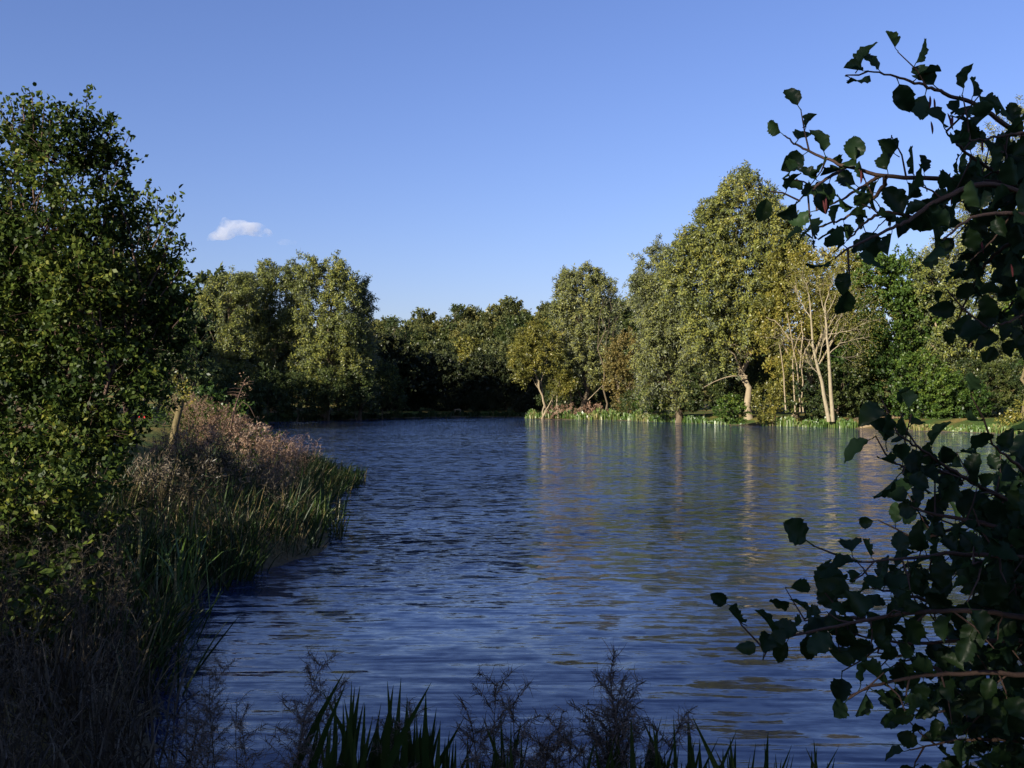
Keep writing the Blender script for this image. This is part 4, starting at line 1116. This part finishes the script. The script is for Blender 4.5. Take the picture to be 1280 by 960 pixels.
# ---------------------------------------------------------------- alder reaching in from the right
def alder_leaf(seed):
    r = np.random.default_rng(seed); a_ = Acc(); n = 13
    t = np.linspace(0, 1, n + 1)
    w = .42 * np.sin(np.pi * np.clip(t, 0, 1) ** .85) ** .62
    w[0] = .03; w[-1] = .02
    wl_ = w * (1 + .05 * np.where(np.arange(n + 1) % 2, 1, -1)) * (1 + .05 * r.normal(size=n + 1))
    wr_ = w * (1 + .05 * np.where(np.arange(n + 1) % 2, -1, 1)) * (1 + .05 * r.normal(size=n + 1))
    cu, fo = r.uniform(-.15, .6), r.uniform(.3, 1.25)
    zc = -cu * t ** 2
    rip = .05 * np.sin(t * 17 + r.random() * 6)
    yl = t + .025 * np.where(np.arange(n + 1) % 2, 1, -.4); 
    Vc = np.stack([0 * t, t, zc], 1)
    Ml = np.stack([-wl_ * .55, yl, zc + fo * wl_ * .45 + rip * .4], 1); Mr = np.stack([wr_ * .55, yl, zc + fo * wr_ * .45 - rip * .4], 1)
    Vl = np.stack([-wl_ * math.cos(fo * .5), yl + .02, zc + fo * wl_ * .75 + rip], 1); Vr = np.stack([wr_ * math.cos(fo * .5), yl + .02, zc + fo * wr_ * .75 - rip], 1)
    V = np.stack([Vl, Ml, Vc, Mr, Vr], 1).reshape(-1, 3)
    k = np.arange(n)[:, None] * 5
    F_ = np.concatenate([k + np.array([[c, c + 1, c + 6, c + 5]]) for c in range(4)])
    a_.add(V, F_, np.clip(.45 + r.normal() * .2, 0, 1))
    a_.tube([(0, -.32, .04), (0, -.15, .0), (0, .02, 0)], [.030, .022, .020], 3, .9)
    return a_
AL = [alder_leaf(s) for s in range(8)]
ALM = [x_.mesh('leaf', M['alder'], True) for x_ in AL]
ALV = [cat_acc(x_) for x_ in AL]

def alder():
    r = np.random.default_rng(55)
    d0 = 1.95
    base = np.array([2.35, 2.5, float(ground_h(2.35, 2.5))])
    root = empty('alder_tree', base, 'dark-leaved alder reaching in from the right edge close to the viewer', 'tree')
    tr = Acc()
    tp = np.array([[0, 0, -.3], [-.03, 0, .6], [-.1, -.02, 1.4], [-.2, -.05, 2.3], [-.22, -.1, 3.4], [-.1, -.1, 4.6]])
    tr.tube(tp, [.10, .075, .065, .055, .04, .02], 9)
    upper = [[(1420, 235), (1330, 205), (1271, 162), (1226, 130), (1185, 115), (1158, 105), (1126, 93), (1087, 87)],
             [(1430, 300), (1330, 240), (1247, 226), (1182, 223), (1102, 219), (1060, 207), (1025, 194), (998, 180), (982, 168)],
             [(1400, 330), (1290, 240), (1230, 225), (1173, 249), (1143, 272), (1120, 284), (1080, 300), (1045, 322)],
             [(1110, 220), (1102, 240), (1078, 260), (1048, 278), (1012, 286)], [(1290, 230), (1241, 213), (1206, 188), (1185, 163)],
             [(1420, 360), (1330, 310), (1280, 290), (1240, 320), (1215, 360), (1195, 405)], [(1400, 330), (1310, 270), (1260, 265), (1215, 270), (1180, 300)], [(1330, 320), (1290, 350), (1262, 385), (1240, 402)],
             [(1330, 205), (1300, 160), (1250, 170), (1215, 175)], [(1400, 260), (1330, 240), (1280, 200), (1240, 180)], [(1060, 207), (1030, 225), (1000, 250)], [(1330, 240), (1270, 250), (1225, 262), (1200, 290)], [(1340, 400), (1300, 380), (1270, 400), (1235, 410)],
             [(1102, 219), (1080, 232), (1052, 250), (1022, 262)], [(1143, 272), (1110, 262), (1085, 275), (1060, 300)]]
    lower = [[(1400, 720), (1300, 650), (1230, 610), (1190, 590), (1150, 560), (1122, 543)], [(1400, 740), (1290, 670), (1210, 650), (1160, 642), (1138, 632)], [(1400, 760), (1280, 700), (1200, 690), (1140, 697), (1075, 702)],
             [(1400, 800), (1280, 770), (1180, 760), (1080, 772), (1000, 792), (950, 806)], [(1400, 860), (1280, 840), (1180, 840), (1090, 852), (1058, 872)], [(1400, 930), (1280, 925), (1200, 920), (1135, 935)],
             [(1420, 680), (1320, 620), (1270, 580), (1240, 556)], [(1400, 780), (1300, 740), (1220, 720), (1160, 712)], [(1400, 820), (1300, 800), (1200, 800), (1120, 805), (1060, 790)], [(1400, 880), (1300, 880), (1220, 880), (1150, 890)],
             [(1190, 590), (1150, 590), (1120, 580)], [(1210, 650), (1170, 670), (1140, 672)], [(1180, 760), (1130, 740), (1090, 735)], [(1080, 772), (1030, 770), (1005, 775)], [(1420, 640), (1330, 590), (1300, 560)], [(1180, 840), (1140, 820), (1095, 815)], [(1300, 700), (1250, 690), (1215, 705)]]
    used = [0]
    mass = Acc()
    def do(polys, name, sp, n_side):
        br = Acc(); spots = []
        for pi, pl in enumerate(polys):
            dd = d0 + r.uniform(-.15, .22)
            P = np.array([P3(u, v, dd + .18 * i / len(pl) * (1 if pi % 2 else -1)) for i, (u, v) in enumerate(pl)]) - base
            n = 5 * len(pl); t = np.linspace(0, 1, n); q = np.linspace(0, 1, len(P))
            pp = np.stack([np.interp(t, q, P[:, j]) for j in range(3)], 1)
            if pl[0][0] > 1390:
                zz = np.clip(pp[0][2] - .25, .3, 4.0); st = np.array([np.interp(zz, tp[:, 2], tp[:, j]) for j in range(3)])
                ex = curve(st, pp[0], r, .05, 6, .1); br.tube(ex, np.linspace(.014, .0068, 6), 6)
            for _s in range(6): pp[1:-1] = (pp[:-2] + pp[1:-1] * 2 + pp[2:]) / 4
            pp[1:-1] += r.normal(size=(n - 2, 3)) * .0012
            br.tube(pp, (.0055 if pl[0][0] > 1390 else .0032) * (1 - t) + .0016, 5)
            L = np.concatenate([[0], np.cumsum(np.linalg.norm(np.diff(pp, axis=0), axis=1))])
            m = int(L[-1] / sp)
            for j in range(m + 1):
                s = L[-1] - j * sp * r.uniform(.92, 1.08)
                if s < 0: break
                p = np.array([np.interp(s, L, pp[:, c]) for c in range(3)]); p2 = np.array([np.interp(min(s + .01, L[-1]), L, pp[:, c]) for c in range(3)]); p1 = np.array([np.interp(s - .01, L, pp[:, c]) for c in range(3)])
                tdir = nrm(p2 - p1 + 1e-9)
                sd = 1 if j % 2 else -1
                vv = nrm(np.cross(tdir, [0, -1, .2])) * sd
                D = nrm(tdir * r.uniform(.1, .8) + vv * r.uniform(.5, 1.1) + r.normal(size=3) * .35 + [0, 0, -.12]) if j else tdir
                spots.append((p, D))
                if r.random() < n_side:
                    e = p + nrm(tdir * .5 - vv + r.normal(size=3) * .5) * r.uniform(.05, .11)
                    br.tube([p, (p + e) / 2 + r.normal(size=3) * .004, e], [.0022, .0018, .0012], 4)
                    for q_ in (.5, 1.0):
                        spots.append((p + (e - p) * q_, nrm((e - p) / .1 * .6 + r.normal(size=3) * .7 + [0, 0, -.1])))
        b = br.build(name, M['twig'], root, True)
        return b, spots
    def place(spots, branch, indiv):
        for p, D in spots:
            N = nrm(r.normal(size=3) * .95 + np.array([-.2, -.5, .6])); S = nrm(np.cross(D, N)); N = np.cross(S, D)
            size = r.uniform(.034, .058)
            st = p + D * size * .30
            k = int(r.integers(0, 8))
            mat = np.eye(4); mat[:3, 0] = S * size; mat[:3, 1] = D * size; mat[:3, 2] = N * size; mat[:3, 3] = st
            px = 640 + (st[0] + base[0]) / (st[1] + base[1]) * F
            if used[0] < 292 and px < 1300 and indiv:
                o = ob('leaf', ALM[k], branch); used[0] += 1
                from mathutils import Matrix
                o.matrix_local = Matrix(mat.tolist())
            else:
                V, F_, T = ALV[k]
                mass.add(V @ mat[:3, :3].T + mat[:3, 3], F_, T)
    b1, s1 = do(upper, 'branch', .036, .34)
    b2, s2 = do(lower, 'branch', .030, .5)
    def screenu(s): return 640 + (s[0][0] + base[0]) / (s[0][1] + base[1]) * F
    s1.sort(key=screenu); s2.sort(key=screenu)
    place(s1[:146], b1, True); place(s2[:146], b2, True); place(s1[146:], b1, False); place(s2[146:], b2, False)
    # deeper, denser leaves towards the trunk
    def blob(n, fu, fv, d1, d2):
        for _ in range(n):
            u, v = fu(), fv(); dd = r.uniform(d1, d2); u = u(v) if callable(u) else u
            p = P3(u, v, dd) - base
            place([(p, nrm(r.normal(size=3) + [0, 0, -.25]))], None, False)
    for _ in range(640):
        v = r.uniform(560, 990); lim = 1215 - (v - 560) * .13 + 30 * math.sin(v * .035)
        u = lim + abs(r.normal()) * 75 + r.random() * 40
        dd = r.uniform(2.0, 2.7)
        if u < 1480: place([(P3(u, v, dd) - base, nrm(r.normal(size=3) + [0, 0, -.25]))], None, False)
    for _ in range(170):
        v = r.uniform(190, 430); lim = 1228 + 22 * math.sin(v * .05)
        u = lim + abs(r.normal()) * 60
        dd = r.uniform(2.0, 2.6)
        if u < 1450: place([(P3(u, v, dd) - base, nrm(r.normal(size=3) + [0, 0, -.25]))], None, False)
    tag(mass.build('leaf_mass', M['alder'], root, True), kind='stuff')
    tr.build('trunk', M['bark'], root, True)
    # hanging catkins
    ck = Acc(); t = np.linspace(0, 1, 6)
    ck.tube(np.stack([.1 * np.sin(t * 2), 0 * t, -t], 1), np.array([.02, .075, .09, .09, .07, .02]), 6, .3)
    m = noise_mat('catkin_scales', [(.09, .02, .03), (.20, .06, .05)], 60, .8, .4)
    cm = ck.mesh('catkin', m, True)
    for u, v in [(1165, 118), (1170, 121), (1187, 140), (1193, 142), (1190, 145), (1166, 150), (1230, 175), (1252, 185), (1190, 215), (1191, 240), (1078, 212), (1034, 245), (1030, 250), (1228, 300), (1265, 330), (1150, 260)]:
        o = ob('catkin', cm, b1); p = P3(u, v, d0 + .02) - base
        o.location = p; o.scale = (.026, .026, .026); o.rotation_euler = (r.normal() * .1, r.normal() * .15, r.random() * 6)
alder()

# ---------------------------------------------------------------- clouds far off
def cloud(name, label, blobs, d, dens):
    m, nt, n, l, out = base_mat(name + '_vapour')
    pv = n.new('ShaderNodeVolumePrincipled'); pv.inputs['Color'].default_value = (1, 1, 1, 1); pv.inputs['Anisotropy'].default_value = .2
    tc = n.new('ShaderNodeTexCoord'); no = n.new('ShaderNodeTexNoise'); no.inputs['Scale'].default_value = .045; no.inputs['Detail'].default_value = 5; no.inputs['Roughness'].default_value = .6
    l.new(tc.outputs['Object'], no.inputs['Vector'])
    mr = n.new('ShaderNodeMapRange'); mr.inputs['From Min'].default_value = .42; mr.inputs['From Max'].default_value = .62; mr.inputs['To Min'].default_value = 0; mr.inputs['To Max'].default_value = dens * .9
    l.new(no.outputs['Fac'], mr.inputs['Value']); l.new(mr.outputs[0], pv.inputs['Density']); l.new(pv.outputs[0], out.inputs['Volume'])
    off = P3(blobs[0][0], blobs[0][1], d)
    import bmesh
    bm = bmesh.new()
    for u, v, ru, rv in blobs:
        p = P3(u, v, d) - off
        g_ = bmesh.ops.create_icosphere(bm, subdivisions=3, radius=1)
        for vt in g_['verts']:
            q = np.array(vt.co)
            vt.co = Vector((p[0] + q[0] * ru * d / F, p[1] + q[1] * (ru + rv) / 2 * d / F, p[2] + q[2] * rv * d / F))
    me = bpy.data.meshes.new(name); bm.to_mesh(me); bm.free(); me.materials.append(m)
    o = ob(name, me, None, tuple(off)); tag(o, label, 'cloud')
    md = o.modifiers.new('remesh', 'REMESH'); md.mode = 'VOXEL'; md.voxel_size = 3.0
    return o
cloud('cloud', 'small white cloud low in the sky above the left willows', [(285, 285, 16, 11), (276, 294, 17, 6), (298, 284, 18, 10), (317, 286, 16, 9), (328, 290, 12, 6), (262, 298, 8, 3), (280, 274, 5, 4), (335, 293, 7, 3)], 1500, .05)
cloud('cloud_wisp', 'faint pinkish wisp right of the small white cloud', [(355, 302, 11, 4.5), (366, 303, 6, 3)], 1500, .012)
